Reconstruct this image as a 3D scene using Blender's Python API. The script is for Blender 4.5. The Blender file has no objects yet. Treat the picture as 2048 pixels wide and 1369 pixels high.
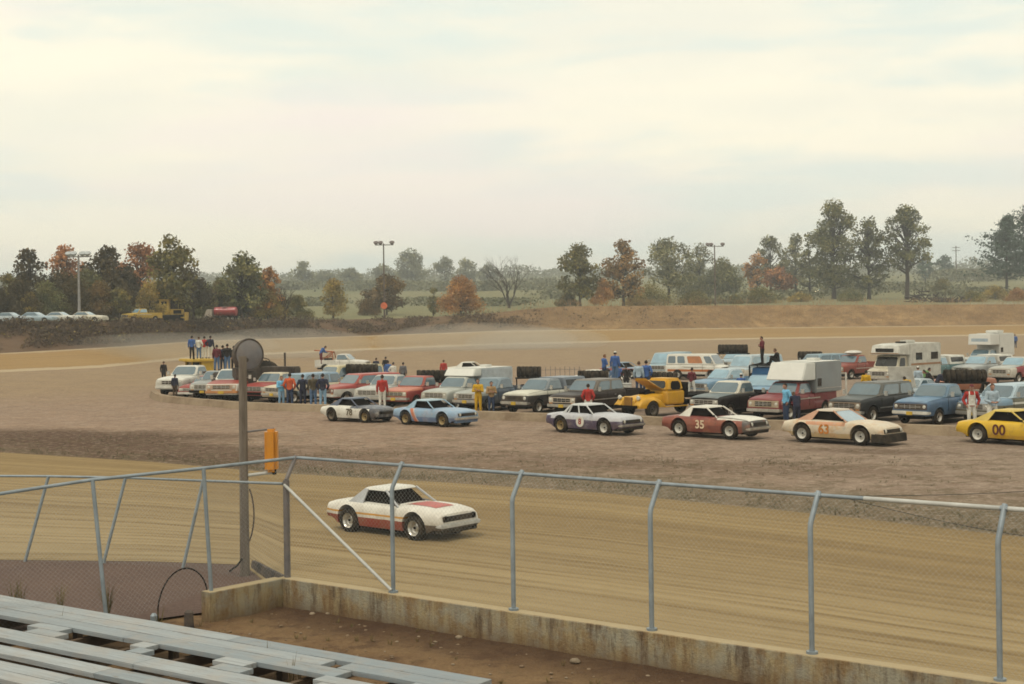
import bpy, bmesh, math, random
from mathutils import Vector, Matrix, noise
R = math.radians
scene = bpy.context.scene
COL = scene.collection
rnd = random.Random(7)
F, CX, HY, CH, ROLL = 2844.4, 1024.0, 625.0, 5.4, 0.014
CS, SN = math.cos(ROLL), math.sin(ROLL)

def uv_(px, py):
    dx, dy = px - CX, py - HY
    return (CS*dx - SN*dy)/F, (SN*dx + CS*dy)/F
def P(px, py, z=0.0):                     # the point at height z seen in direction px, py
    u, v = uv_(px, py)
    Y = (CH - z)/v
    return Vector((u*Y, Y, z))
def PD(px, py, Y):                        # the point at depth Y in that direction
    u, v = uv_(px, py)
    return Vector((u*Y, Y, CH - v*Y))
def proj(p):
    a, b = p[0]/p[1]*F, (CH - p[2])/p[1]*F
    return CX + CS*a + SN*b, HY - SN*a + CS*b
def lerp(a, b, t): return a + (b - a)*t
def interp(pts, x):
    if x <= pts[0][0]: return pts[0][1]
    for (a, b), (c, d) in zip(pts, pts[1:]):
        if x <= c: return b + (d - b)*(x - a)/(c - a) if c > a else d
    return pts[-1][1]
def smooth(t):
    t = min(1, max(0, t)); return t*t*(3 - 2*t)

# ------------------------------------------------------------ mesh building
class MB:
    def __init__(s): s.v, s.f, s.m, s.cur = [], [], [], 0
    def add(s, vs, fs):
        o = len(s.v); s.v += [tuple(p) for p in vs]
        for f in fs: s.f.append([i + o for i in f]); s.m.append(s.cur)
    def box(s, c, d, rz=0, ry=0):
        hx, hy, hz = d[0]/2, d[1]/2, d[2]/2
        M = Matrix.Rotation(rz, 3, 'Z') @ Matrix.Rotation(ry, 3, 'Y')
        vs = [Vector(c) + M @ Vector((sx*hx, sy*hy, sz*hz)) for sx in (-1, 1) for sy in (-1, 1) for sz in (-1, 1)]
        s.add(vs, [(0,1,3,2),(4,6,7,5),(0,4,5,1),(2,3,7,6),(0,2,6,4),(1,5,7,3)])
    def hexa(s, b, t):                    # bottom quad, top quad (same winding, counter-clockwise from above)
        s.add(list(b) + list(t), [(3,2,1,0),(4,5,6,7),(0,1,5,4),(1,2,6,5),(2,3,7,6),(3,0,4,7)])
    def tube(s, pts, rad, n=8, cap=True):
        pts = [Vector(p) for p in pts]; rs = rad if isinstance(rad, (list, tuple)) else [rad]*len(pts)
        vs, fs, up = [], [], None
        for i, p in enumerate(pts):
            d = (pts[min(i+1, len(pts)-1)] - pts[max(i-1, 0)]).normalized()
            if up is None:
                up = Vector((0,0,1)) if abs(d.z) < .9 else Vector((1,0,0))
            a = (up - d*up.dot(d)).normalized(); b = d.cross(a); up = a
            for k in range(n):
                t = 2*math.pi*k/n
                vs.append(p + (a*math.cos(t) + b*math.sin(t))*rs[i])
        for i in range(len(pts)-1):
            for k in range(n):
                k2 = (k+1) % n
                fs.append((i*n+k, i*n+k2, (i+1)*n+k2, (i+1)*n+k))
        if cap: fs += [tuple(reversed(range(n))), tuple(range((len(pts)-1)*n, len(pts)*n))]
        s.add(vs, fs)
    def lathe(s, prof, n=20, M=None, closed=False):   # prof: (radius, along); axis = local y
        vs, fs, m = [], [], len(prof)
        for k in range(n):
            t = 2*math.pi*k/n
            for r, h in prof:
                p = Vector((r*math.cos(t), h, r*math.sin(t))); vs.append(M @ p if M else p)
        for k in range(n):
            k2 = (k+1) % n
            for i in range(m if closed else m-1):
                j = (i+1) % m
                fs.append((k*m+i, k*m+j, k2*m+j, k2*m+i))
        s.add(vs, fs)
    def ball(s, c, r, n=8, m=6):
        r = r if isinstance(r, (tuple, list)) else (r, r, r)
        vs = [Vector(c) + Vector((0, 0, -r[2]))]
        for i in range(1, m):
            a = -math.pi/2 + math.pi*i/m
            for k in range(n):
                t = 2*math.pi*k/n
                vs.append(Vector(c) + Vector((r[0]*math.cos(a)*math.cos(t), r[1]*math.cos(a)*math.sin(t), r[2]*math.sin(a))))
        vs.append(Vector(c) + Vector((0, 0, r[2]))); fs = []
        for k in range(n):
            k2 = (k+1) % n
            fs.append((0, 1+k2, 1+k))
            for i in range(m-2): fs.append((1+i*n+k, 1+i*n+k2, 1+(i+1)*n+k2, 1+(i+1)*n+k))
            fs.append((1+(m-2)*n+k, 1+(m-2)*n+k2, len(vs)-1))
        s.add(vs, fs)
    def panel(s, q, u0=0, u1=1, v0=0, v1=1, off=.008, th=.012, cut=.12):   # q: p00,p10,p11,p01 ccw from outside
        q = [Vector(p) for p in q]
        n = (q[1]-q[0]).cross(q[3]-q[0]).normalized()
        def at(u, v): return lerp(lerp(q[0], q[1], u), lerp(q[3], q[2], u), v)
        cu, cv = (u1-u0)*cut, (v1-v0)*cut
        lu = ((q[1]-q[0]).length)*(u1-u0); lv = ((q[3]-q[0]).length)*(v1-v0); mn = min(lu, lv)*cut
        cu, cv = mn/max(lu, .01)*(u1-u0), mn/max(lv, .01)*(v1-v0)
        ps = [(u0+cu,v0),(u1-cu,v0),(u1,v0+cv),(u1,v1-cv),(u1-cu,v1),(u0+cu,v1),(u0,v1-cv),(u0,v0+cv)]
        a = [at(*p) + n*(off-th) for p in ps]; b = [at(*p) + n*off for p in ps]
        s.add(a+b, [tuple(reversed(range(8))), tuple(range(8,16))] + [(i,(i+1)%8,8+(i+1)%8,8+i) for i in range(8)])
    def build(s, name, mats, parent=None, bevel=0, smooth_angle=35, weld=False, seg=2):
        me = bpy.data.meshes.new(name)
        me.from_pydata(s.v, [], s.f)
        mats = mats if isinstance(mats, (list, tuple)) else [mats]
        for m in mats: me.materials.append(m)
        if any(s.m):
            for p, k in zip(me.polygons, s.m): p.material_index = k
        if bevel or weld:
            bm = bmesh.new(); bm.from_mesh(me)
            if weld: bmesh.ops.remove_doubles(bm, verts=bm.verts, dist=.0008)
            if bevel: bmesh.ops.bevel(bm, geom=bm.edges[:], offset=bevel, segments=seg, affect='EDGES', clamp_overlap=True)
            if weld: bmesh.ops.recalc_face_normals(bm, faces=bm.faces)
            bm.to_mesh(me); bm.free()
        if smooth_angle:
            me.polygons.foreach_set('use_smooth', [True]*len(me.polygons))
            try: me.set_sharp_from_angle(angle=R(smooth_angle))
            except Exception: pass
        me.update()
        o = bpy.data.objects.new(name, me); COL.objects.link(o)
        if parent: o.parent = parent
        return o

def tag(o, label=None, cat=None, group=None, kind=None):
    if label: o['label'] = label
    if cat: o['category'] = cat
    if group: o['group'] = group
    if kind: o['kind'] = kind
    return o
def empty(name, loc, rz=0, label=None, cat=None, group=None):
    o = bpy.data.objects.new(name, None); COL.objects.link(o)
    o.location = loc; o.rotation_euler = (0, 0, rz); o.empty_display_size = .2
    return tag(o, label, cat, group)
def share(name, me, mats, parent=None, loc=(0,0,0), rot=(0,0,0), sc=1):
    o = bpy.data.objects.new(name, me); COL.objects.link(o); o.parent = parent
    o.location = loc; o.rotation_euler = rot
    o.scale = (sc,)*3 if not isinstance(sc, (tuple, list)) else sc
    mats = mats if isinstance(mats, (list, tuple)) else [mats]
    for sl, m in zip(o.material_slots, mats):
        sl.link = 'OBJECT'; sl.material = m
    return o
def copy_tree(o, parent=None):
    c = o.copy(); COL.objects.link(c)
    if parent: c.parent = parent
    for ch in list(o.children): copy_tree(ch, c)
    return c

# ------------------------------------------------------------ materials
class NT:
    def __init__(s, name):
        s.m = bpy.data.materials.new(name); s.m.use_nodes = True
        s.t = s.m.node_tree; s.n = s.t.nodes; s.b = s.n['Principled BSDF']
    def new(s, ty, **kw):
        n = s.n.new(ty)
        for k, v in kw.items():
            if k.startswith('i_'):
                n.inputs[int(k[2:]) if k[2:].isdigit() else k[2:].replace('_', ' ')].default_value = v
            else: setattr(n, k, v)
        return n
    def l(s, a, b): s.t.links.new(a, b)
    def coord(s, kind='Object', scale=(1,1,1), rot=(0,0,0)):
        c = s.new('ShaderNodeTexCoord'); m = s.new('ShaderNodeMapping')
        m.inputs['Scale'].default_value = scale; m.inputs['Rotation'].default_value = rot
        s.l(c.outputs[kind], m.inputs['Vector']); return m.outputs['Vector']
    def noise(s, vec, scale, detail=4, rough=.55, lo=.3, hi=.7):
        n = s.new('ShaderNodeTexNoise', i_Scale=scale, i_Detail=detail, i_Roughness=rough)
        s.l(vec, n.inputs['Vector'])
        r = s.new('ShaderNodeMapRange'); r.inputs['From Min'].default_value = lo; r.inputs['From Max'].default_value = hi
        s.l(n.outputs['Fac'], r.inputs['Value']); return r.outputs['Result']
    def mix(s, fac, a, b):
        n = s.new('ShaderNodeMix', data_type='RGBA')
        for sock, v in ((n.inputs['Factor'], fac), (n.inputs[6], a), (n.inputs[7], b)):
            if hasattr(v, 'is_linked') or isinstance(v, bpy.types.NodeSocket): s.l(v, sock)
            elif isinstance(v, (int, float)): sock.default_value = v
            else: sock.default_value = (*v[:3], 1)
        return n.outputs[2]
    def math(s, op, a, b=0.0, c=None):
        n = s.new('ShaderNodeMath', operation=op)
        for i, v in enumerate((a, b) if c is None else (a, b, c)):
            if isinstance(v, bpy.types.NodeSocket): s.l(v, n.inputs[i])
            else: n.inputs[i].default_value = v
        return n.outputs[0]
    def bump(s, h, strength=.4, dist=.05):
        n = s.new('ShaderNodeBump'); n.inputs['Strength'].default_value = strength; n.inputs['Distance'].default_value = dist
        s.l(h, n.inputs['Height']); s.l(n.outputs['Normal'], s.b.inputs['Normal'])
    def fin(s, col, rough=.6, spec=.4, metal=0, coat=0):
        if isinstance(col, bpy.types.NodeSocket): s.l(col, s.b.inputs['Base Color'])
        else: s.b.inputs['Base Color'].default_value = (*col[:3], 1)
        s.b.inputs['Roughness'].default_value = rough; s.b.inputs['Specular IOR Level'].default_value = spec
        s.b.inputs['Metallic'].default_value = metal; s.b.inputs['Coat Weight'].default_value = coat
        return s.m
DUST = (.26, .19, .12)
_mats = {}
def mat(col, rough=.6, spec=.3, metal=0, coat=0, dust=.25, name='plain', scale=3.0, vary=.25):
    key = (col, rough, spec, metal, coat, dust, name, scale, vary)
    if key in _mats: return _mats[key]
    n = NT(name); v = n.coord()
    a = n.noise(v, scale, 5, .6)
    c = n.mix(a, tuple(x*(1-vary) for x in col), tuple(min(.9, x*(1+vary*.5)) for x in col))
    if dust:
        b = n.noise(v, scale*.6, 6, .7, .38, .75)
        c = n.mix(n.math('MULTIPLY', b, dust*1.6), c, DUST)
    _mats[key] = n.fin(c, rough, spec, metal, coat); return _mats[key]
_pt = {}
def mudded(n, v, c, amt):
    """Dried mud thrown up over the lower panels."""
    sp = n.new('ShaderNodeSeparateXYZ'); n.l(v, sp.inputs[0]); r = n.new('ShaderNodeMapRange'); r.inputs['From Min'].default_value = .95; r.inputs['From Max'].default_value = .25; n.l(sp.outputs[2], r.inputs['Value'])
    k = n.noise(v, 3.4, 7, .78, .50, .66); return n.mix(n.math('MULTIPLY', n.math('MULTIPLY', k, r.outputs['Result']), amt), c, (.20,.135,.08))
def paint(col, dust=None):
    if dust is None: dust = .05 if max(col) < .04 else .14
    if (col, dust) in _pt: return _pt[(col, dust)]
    n = NT('car_paint'); v = n.coord(); a = n.noise(v, 2.2, 5, .6); c = n.mix(a, tuple(x*.82 for x in col), tuple(min(.9, x*1.08) for x in col))
    b = n.noise(v, 1.3, 6, .7, .38, .75); c = n.mix(n.math('MULTIPLY', b, dust*1.6), c, DUST); c = mudded(n, v, c, .45 if max(col) > .04 else .25)
    dk = max(col) < .04
    _pt[(col, dust)] = n.fin(c, .42 if not dk else .35, .28 if not dk else .16, 0, .05 if not dk else 0); return _pt[(col, dust)]
def paint_bands(base, bands, dust=.16, blot=None):
    """Paint with differently coloured areas: bands = [(conds, colour)], conds = [(ax, az, lo, hi)] on vehicle x and z."""
    n = NT('banded_paint'); v = n.coord(); sp = n.new('ShaderNodeSeparateXYZ'); n.l(v, sp.inputs[0])
    w = n.math('MULTIPLY', n.noise(v, 4.0, 3, .5, 0, 1), .03)
    c = None
    for conds, colr in bands:
        fac = None
        for ax, az, lo, hi in conds:
            val = n.math('ADD', n.math('MULTIPLY', sp.outputs[0], ax), n.math('MULTIPLY', sp.outputs[2], az))
            val = n.math('ADD', val, w)
            g = n.math('MULTIPLY', n.math('GREATER_THAN', val, lo), n.math('LESS_THAN', val, hi))
            fac = g if fac is None else n.math('MULTIPLY', fac, g)
        c = n.mix(fac, c if c is not None else base, colr)
    b = n.noise(v, .9, 6, .7, .38, .75)
    c = n.mix(n.math('MULTIPLY', b, dust*1.6), c, DUST)
    if blot:
        k = n.noise(v, 2.7, 7, .75, .50, .60); c = n.mix(n.math('MULTIPLY', k, blot[1]), c, blot[0])
        k = n.noise(n.coord('Object', (1,1,1), (.5,.3,1)), 4.3, 6, .75, .58, .66); c = n.mix(n.math('MULTIPLY', k, blot[1]), c, blot[2])
    c = mudded(n, v, c, .65)
    return n.fin(c, .42, .30, 0, .06)
WHITE, CREAM = (.66,.64,.57), (.58,.50,.36)
RED, ORED, MAROON = (.30,.035,.03), (.45,.10,.045), (.17,.028,.025)
YEL, LBLUE, BLUE, NAVY = (.60,.33,.015), (.26,.41,.52), (.07,.17,.31), (.02,.03,.065)
BLACK, BROWN, GREY, TEAL = (.007,.006,.007), (.022,.013,.011), (.33,.36,.37), (.12,.25,.25)
m_tyre = mat((.011,.010,.009), .9, .08, 0, 0, .16, 'rubber', 6)
m_dark = mat((.005,.004,.004), .9, .05, 0, 0, .03, 'dark_interior')
m_glass = mat((.065,.115,.145), .04, 1.0, 0, .6, .06, 'window_glass', 1.5)  # blue in the base colour stands in for reflected sky
m_glassd = mat((.012,.013,.014), .08, .45, 0, 0, .06, 'dark_glass', 1.5)
m_glass_sky = mat((.22,.35,.43), .05, 1.0, 0, .5, .08, 'sky_reflection_glass', 1.5)  # paler version, sky reflection put into the base colour
m_chrome = mat((.62,.60,.55), .28, .5, .75, 0, .25, 'chrome', 5)
m_grille = mat((.008,.007,.006), .6, .2, 0, 0, .2, 'grille_black')
m_lamp = mat((.62,.60,.52), .12, .8, 0, 0, .1, 'lamp_glass')
m_plate = mat((.55,.36,.03), .5, .3, 0, 0, .2, 'number_plate')
m_galv = mat((.235,.275,.305), .5, .5, .25, 0, .08, 'galvanised_steel', 4)
m_galvd = mat((.17,.16,.165), .6, .4, .3, 0, .25, 'dull_steel', 4)
# ------------------------------------------------------------ the land
IN_FAR = [(-1400,790),(-700,765),(0,745),(200,736),(400,716),(700,702),(1000,690),(1500,679),(2048,671),(3400,650)]
OUT_TOP = [(-1400,735),(-700,722),(0,707),(200,696),(400,682),(700,673),(1000,662),(1500,656),(2048,650),(3400,632)]
CREST = [(-1400,660),(-700,655),(0,648),(200,645),(400,643),(620,641),(800,637),(950,630),(1060,618),(1130,613),(1500,611),(2048,609),(3400,590)]
FRONT_IN = [(-1400,850),(-500,880),(0,905),(300,924),(560,947),(900,966),(1200,986),(1650,1030),(2048,1075),(3400,1230)]
WALLPX = [(575,1155),(778,1186),(1020,1222),(1296,1264),(1620,1312),(2000,1362)]
WZ = .5
WALL = [P(x, y, WZ) for x, y in WALLPX]
WD = (WALL[5] - WALL[0]).normalized(); WD.z = 0; WD.normalize()
step = (WALL[5] - WALL[0]).length/5
WALL = [WALL[0] + WD*step*k for k in range(5+5)]
for w in WALL: w.z = 0
WN = Vector((-WD.y, WD.x, 0))
if WN.y < 0: WN = -WN                      # away from the stand, over the track
NEAR = [P(-1400,1150), P(0,1121), P(300,1124), P(488,1131)] + [w + WN*.05 for w in WALL] + [WALL[-1] + WD*60]

def nz(x, y, s, k=0): return noise.noise(Vector((x/s, y/s, k*7.3)))
def px_of(x, y): return CX + F*x/y         # level direction as a column number
def sheet(name, rows, mats, uv=True, kind='structure'):
    """rows: list of equally long point rows -> one quad sheet with a uv map (along, across)."""
    mb = MB(); n = len(rows[0]); vs = [p for r in rows for p in r]
    fs = [(i*n+k, i*n+k+1, (i+1)*n+k+1, (i+1)*n+k) for i in range(len(rows)-1) for k in range(n-1)]
    mb.add(vs, fs); o = mb.build(name, mats, smooth_angle=60); tag(o, kind=kind)
    me = o.data; lay = me.uv_layers.new(name='along')
    ln = [0.0]
    mid = rows[len(rows)//2]
    for a, b in zip(mid, mid[1:]): ln.append(ln[-1] + (Vector(b) - Vector(a)).length)
    for li, lp in enumerate(me.loops):
        r, k = divmod(lp.vertex_index, n); lay.data[li].uv = (ln[k], r/(len(rows)-1))
    return o
cols = [-1400 + 40*k for k in range(121)]
def yc(px):
    k = min(max((px + 1400)/40, 0), len(cols)-1.001); i = int(k); return lerp(crs[i].y, crs[i+1].y, k - i)
def hill(Y, u, Yc, zc):
    pts = [(330,-8),(400,-20),(520,-40),(720,-57),(1200,-70),(2000,-76),(3000,-76)]
    v = interp(pts, Y); zt = CH - v*Y/F
    t = smooth((Y - Yc - 12)/max(60, 330 - Yc))
    return lerp(zc, zt, t) + t*nz(u*Y, Y, 90)*2.2*min(1, Y/500)
inn, out, crs, frt = [], [], [], []
for c in cols:
    a = P(c, interp(IN_FAR, c)); inn.append(a)
    dirn = Vector((a.x, a.y, 0)).normalized()
    Yo = a.y + 15; out.append(PD(c, interp(OUT_TOP, c), Yo))
    crs.append(PD(c, interp(CREST, c), Yo + 8))
    frt.append(P(c, interp(FRONT_IN, c)))
def terrain(px, Y):
    """Height of the land at depth Y in the direction of pixel column px (taken on the level)."""
    k = min(max((px + 1400)/40, 0), len(cols)-1.001); i = int(k); t = k - i
    g = lambda L: L[i].lerp(L[i+1], t)
    a, b, c = g(inn), g(out), g(crs)
    if Y <= a.y: return 0
    if Y <= b.y: return lerp(a.z, b.z, (Y-a.y)/(b.y-a.y))
    if Y <= c.y: return lerp(b.z, c.z, (Y-b.y)/(c.y-b.y))
    return hill(Y, (px-CX)/F, c.y, c.z)
def strip(A, B, n, f=None):
    rows = []
    for i in range(n+1):
        t = i/n; rows.append([(lambda p: f(p, t) if f else p)(a.lerp(b, t)) for a, b in zip(A, B)])
    return rows

# infield: grey-pink gravel with tan dust and dark damp patches
def mk_infield():
    n = NT('infield_gravel'); v = n.coord('Object')
    big = n.noise(v, .045, 4, .6, .35, .65); mid_ = n.noise(v, .35, 5, .65, .35, .7); fine = n.noise(v, 2.2, 5, .75, .3, .72)
    sx = n.new('ShaderNodeSeparateXYZ'); n.l(v, sx.inputs[0]); gx = n.new('ShaderNodeMapRange'); gx.inputs['From Min'].default_value = -4; gx.inputs['From Max'].default_value = 16; n.l(sx.outputs[0], gx.inputs['Value'])
    c = n.mix(big, (.345,.222,.146), (.37,.252,.176)); c = n.mix(n.math('MULTIPLY', gx.outputs['Result'], .7), c, (.29,.24,.195))
    vs = n.coord('Object', (.05,.16,1), (0,0,R(35)))
    c = n.mix(n.math('MULTIPLY', n.noise(vs, 1.0, 4, .6, .45, .75), .5), c, (.27,.18,.088))
    c = n.mix(n.math('MULTIPLY', mid_, .5), c, (.15,.095,.062)); m3 = n.noise(v, 1.15, 6, .75, .44, .60); c = n.mix(n.math('MULTIPLY', m3, .5), c, (.17,.11,.075)); m4 = n.noise(n.coord('Object', (1,1,1), (0,0,1)), .8, 7, .8, .50, .60); c = n.mix(n.math('MULTIPLY', m4, .42), c, (.42,.33,.25))
    c = n.mix(n.math('MULTIPLY', fine, .42), c, (.40,.31,.24))
    sp = n.noise(v, .55, 6, .7, .62, .72)
    c = n.mix(n.math('MULTIPLY', sp, .5), c, (.105,.075,.04))
    f2 = n.noise(v, 7, 3, .8, .3, .72); c = n.mix(n.math('MULTIPLY', f2, .42), c, (.10,.068,.05))
    tc = n.new('ShaderNodeTexCoord'); su = n.new('ShaderNodeSeparateXYZ'); n.l(tc.outputs['UV'], su.inputs[0])
    def ramp(sock, a, b):
        r = n.new('ShaderNodeMapRange'); r.interpolation_type = 'SMOOTHSTEP'; r.inputs['From Min'].default_value = a; r.inputs['From Max'].default_value = b; n.l(sock, r.inputs['Value']); return r.outputs['Result']
    far = ramp(su.outputs[1], .28, .6); c = n.mix(n.math('MULTIPLY', far, .75), c, n.mix(mid_, (.30,.215,.115), (.235,.16,.095)))
    wob = n.math('ADD', su.outputs[1], n.math('MULTIPLY', n.math('SUBTRACT', n.noise(v, .28, 4, .65, 0, 1), .5), .035))
    edge = ramp(wob, .034, .012); c = n.mix(n.math('MULTIPLY', edge, .72), c, n.mix(mid_, (.085,.075,.040), (.15,.11,.062)))
    for px, py, rx, ry, k in [(90,878,10,3.4,.95),(300,902,9,2.2,.8),(470,922,8,1.8,.6),(1000,925,9,1.6,.35),(1500,935,8,1.5,.35),(1740,903,3,.7,.55),(930,905,7,1.2,.3),(360,868,6,1.0,.4)]:
        ce = P(px, py); m2 = n.new('ShaderNodeMapping'); m2.vector_type = 'TEXTURE'; m2.inputs['Location'].default_value = ce; m2.inputs['Rotation'].default_value = (0,0,R(-24)); m2.inputs['Scale'].default_value = (rx, ry*1.6, 9); n.l(tc.outputs['Object'], m2.inputs['Vector'])
        ln = n.new('ShaderNodeVectorMath', operation='LENGTH'); n.l(m2.outputs[0], ln.inputs[0])
        dd = n.math('ADD', ln.outputs['Value'], n.math('MULTIPLY', n.math('SUBTRACT', n.noise(v, .4, 6, .7, 0, 1), .5), 1.3))
        c = n.mix(n.math('MULTIPLY', ramp(dd, 1.25, .45), k), c, (.085,.048,.03))
    zone = ramp(wob, .17, .03); p1_ = n.noise(v, .9, 7, .74, .50, .575); c = n.mix(n.math('MULTIPLY', n.math('MULTIPLY', p1_, zone), .62), c, (.105,.078,.042))
    p2_ = n.noise(n.coord('Object', (1,1,1), (0,0,2)), 2.0, 6, .75, .52, .60); c = n.mix(n.math('MULTIPLY', p2_, .40), c, (.155,.098,.062))
    p3_ = n.noise(n.coord('Object', (1,1,1), (0,0,.5)), 3.1, 6, .8, .53, .62); c = n.mix(n.math('MULTIPLY', p3_, .45), c, (.46,.37,.29))
    n.bump(fine, .8, .10); return n.fin(c, .95, .1)
m_infield = mk_infield()
sheet('infield', strip(frt, inn, 60, lambda p, t: Vector((p.x, p.y, p.z + nz(p.x, p.y, 9)*.10*min(1, 6*t*(1-t))))), m_infield)
# far and front racing surface, streaked along the track
def mk_track(name, c1, c2, c3, edge, stretch):
    n = NT(name); tc = n.new('ShaderNodeTexCoord'); mp = n.new('ShaderNodeMapping')
    mp.inputs['Scale'].default_value = (stretch, 9, 1); n.l(tc.outputs['UV'], mp.inputs['Vector'])
    s1 = n.noise(mp.outputs['Vector'], 1.0, 5, .65, .40, .60)
    mp2 = n.new('ShaderNodeMapping'); mp2.inputs['Scale'].default_value = (stretch*2.4, 46, 1); n.l(tc.outputs['UV'], mp2.inputs['Vector'])
    s2 = n.noise(mp2.outputs['Vector'], 1.0, 4, .65, .44, .66)
    v = n.coord('Object'); f = n.noise(v, 2.6, 5, .75, .3, .72); b = n.noise(v, .12, 4, .6, .35, .65)
    c = n.mix(s1, c1, c2); c = n.mix(n.math('MULTIPLY', s2, .75), c, c3)
    c = n.mix(n.math('MULTIPLY', b, .35), c, c2)
    c = n.mix(n.math('MULTIPLY', f, .2), c, tuple(x*1.55 for x in c1))
    g = n.noise(v, 9, 2, .8, .3, .7); c = n.mix(n.math('MULTIPLY', g, .22), c, tuple(x*.55 for x in c1))
    sp = n.new('ShaderNodeSeparateXYZ'); n.l(tc.outputs['UV'], sp.inputs[0])
    wob = n.math('ADD', sp.outputs[1], n.math('MULTIPLY', n.math('SUBTRACT', n.noise(v, .3, 3, .6, 0, 1), .5), .12))
    for lo, hi, w in edge:
        g = n.math('MULTIPLY', n.math('GREATER_THAN', wob, lo), n.math('LESS_THAN', wob, hi))
        c = n.mix(n.math('MULTIPLY', g, w), c, (.40,.32,.22))
    if not edge:
        r = n.new('ShaderNodeMapRange'); r.inputs['From Min'].default_value = .25; r.inputs['From Max'].default_value = 1.0; n.l(wob, r.inputs['Value'])
        c = n.mix(n.math('MULTIPLY', r.outputs['Result'], n.math('MULTIPLY', s1, .0)), c, c1) if False else n.mix(n.math('MULTIPLY', n.math('MULTIPLY', r.outputs['Result'], .5), n.math('SUBTRACT', 1.0, s2)), c, (.37,.295,.175))
    n.bump(f, .35, .05); return n.fin(c, .93, .12)
m_far = mk_track('far_clay', (.29,.182,.074), (.235,.142,.056), (.34,.24,.118), [(-.2,.12,.75),(.93,1.2,.7)], .01)
sheet('racetrack', strip(inn, out, 6), m_far)
m_front = mk_track('front_clay', (.285,.203,.096), (.180,.119,.052), (.115,.071,.031), [], .022)
nearpx = [(proj(p)[0], p) for p in NEAR]
def near_at(c):
    for (a, p), (b, q) in zip(nearpx, nearpx[1:]):
        if a <= c <= b:
            u = (c - CX)/F
            return p.lerp(q, (c-a)/(b-a))
    return nearpx[-1][1] if c > nearpx[-1][0] else nearpx[0][1]
cols2 = [-1400 + 20*k for k in range(206)]
fr2 = [P(c, interp(FRONT_IN, c), .012) for c in cols2]; ne2 = [Vector((*near_at(c)[:2], .012)) for c in cols2]
sheet('racetrack', strip(fr2, ne2, 24, lambda p, t: Vector((p.x, p.y, p.z + (nz(p.x, p.y, 4, 3)*.012 + nz(p.x*WD.x+p.y*WD.y, (p.x*WN.x+p.y*WN.y)*9, 5, 2)*.018)*min(1, 8*t*(1-t))))), m_front)
# grassed bank round the far side, then fields rising to the horizon
def mk_bank():
    n = NT('bank_soil'); v = n.coord('Object'); a = n.noise(v, .10, 5, .6, .35, .65); b = n.noise(v, .8, 6, .7, .3, .7)
    sp = n.new('ShaderNodeSeparateXYZ'); n.l(n.coord('Object'), sp.inputs[0])
    left = n.new('ShaderNodeMapRange'); left.inputs['From Min'].default_value = 20; left.inputs['From Max'].default_value = -15; n.l(sp.outputs[0], left.inputs['Value'])
    pm = n.noise(n.coord('Object', (.5,1,1)), .22, 6, .7, .44, .58); c = n.mix(left.outputs['Result'], n.mix(pm, (.42,.27,.125), (.27,.165,.075)), (.115,.072,.05))
    c = n.mix(n.math('MULTIPLY', a, .5), c, (.22,.15,.085)); c = n.mix(n.math('MULTIPLY', b, .6), c, (.14,.085,.045)); b2 = n.noise(n.coord('Object', (1,1,2.5)), .3, 6, .7, .45, .68); c = n.mix(n.math('MULTIPLY', b2, .55), c, (.12,.075,.042))
    n.bump(b, .8, .2); return n.fin(c, .95, .1)
m_bank = mk_bank()
sheet('bank', strip(out, crs, 8, lambda p, t: Vector((p.x, p.y, p.z + nz(p.x, p.y, 6)*.35*4*t*(1-t)))), m_bank)
def mk_field():
    n = NT('field_grass'); v = n.coord('Object', (1,.35,1)); a = n.noise(v, .012, 4, .55, .4, .6); b = n.noise(v, .06, 5, .65, .35, .7); d = n.noise(v, .5, 5, .7, .3, .7)
    c = n.mix(a, (.215,.195,.105), (.17,.172,.09)); c = n.mix(n.math('MULTIPLY', b, .6), c, (.20,.165,.075))
    c = n.mix(n.math('MULTIPLY', d, .4), c, (.06,.075,.03)); n.bump(d, .6, .3); return n.fin(c, .95, .1)
m_field = mk_field()
prof = [0,6,14,25,40,60,85,115,150,190,240,300,380,480,600,760,950,1200,1500,1750]
rows = []
for d in prof:
    r = []
    for c, p in zip(cols, crs):
        Y = p.y + d; u = p.x/p.y
        r.append(Vector((u*Y, Y, hill(Y, u, p.y, p.z) if d else p.z)))
    rows.append(r)
sheet('field', rows, m_field)
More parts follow.
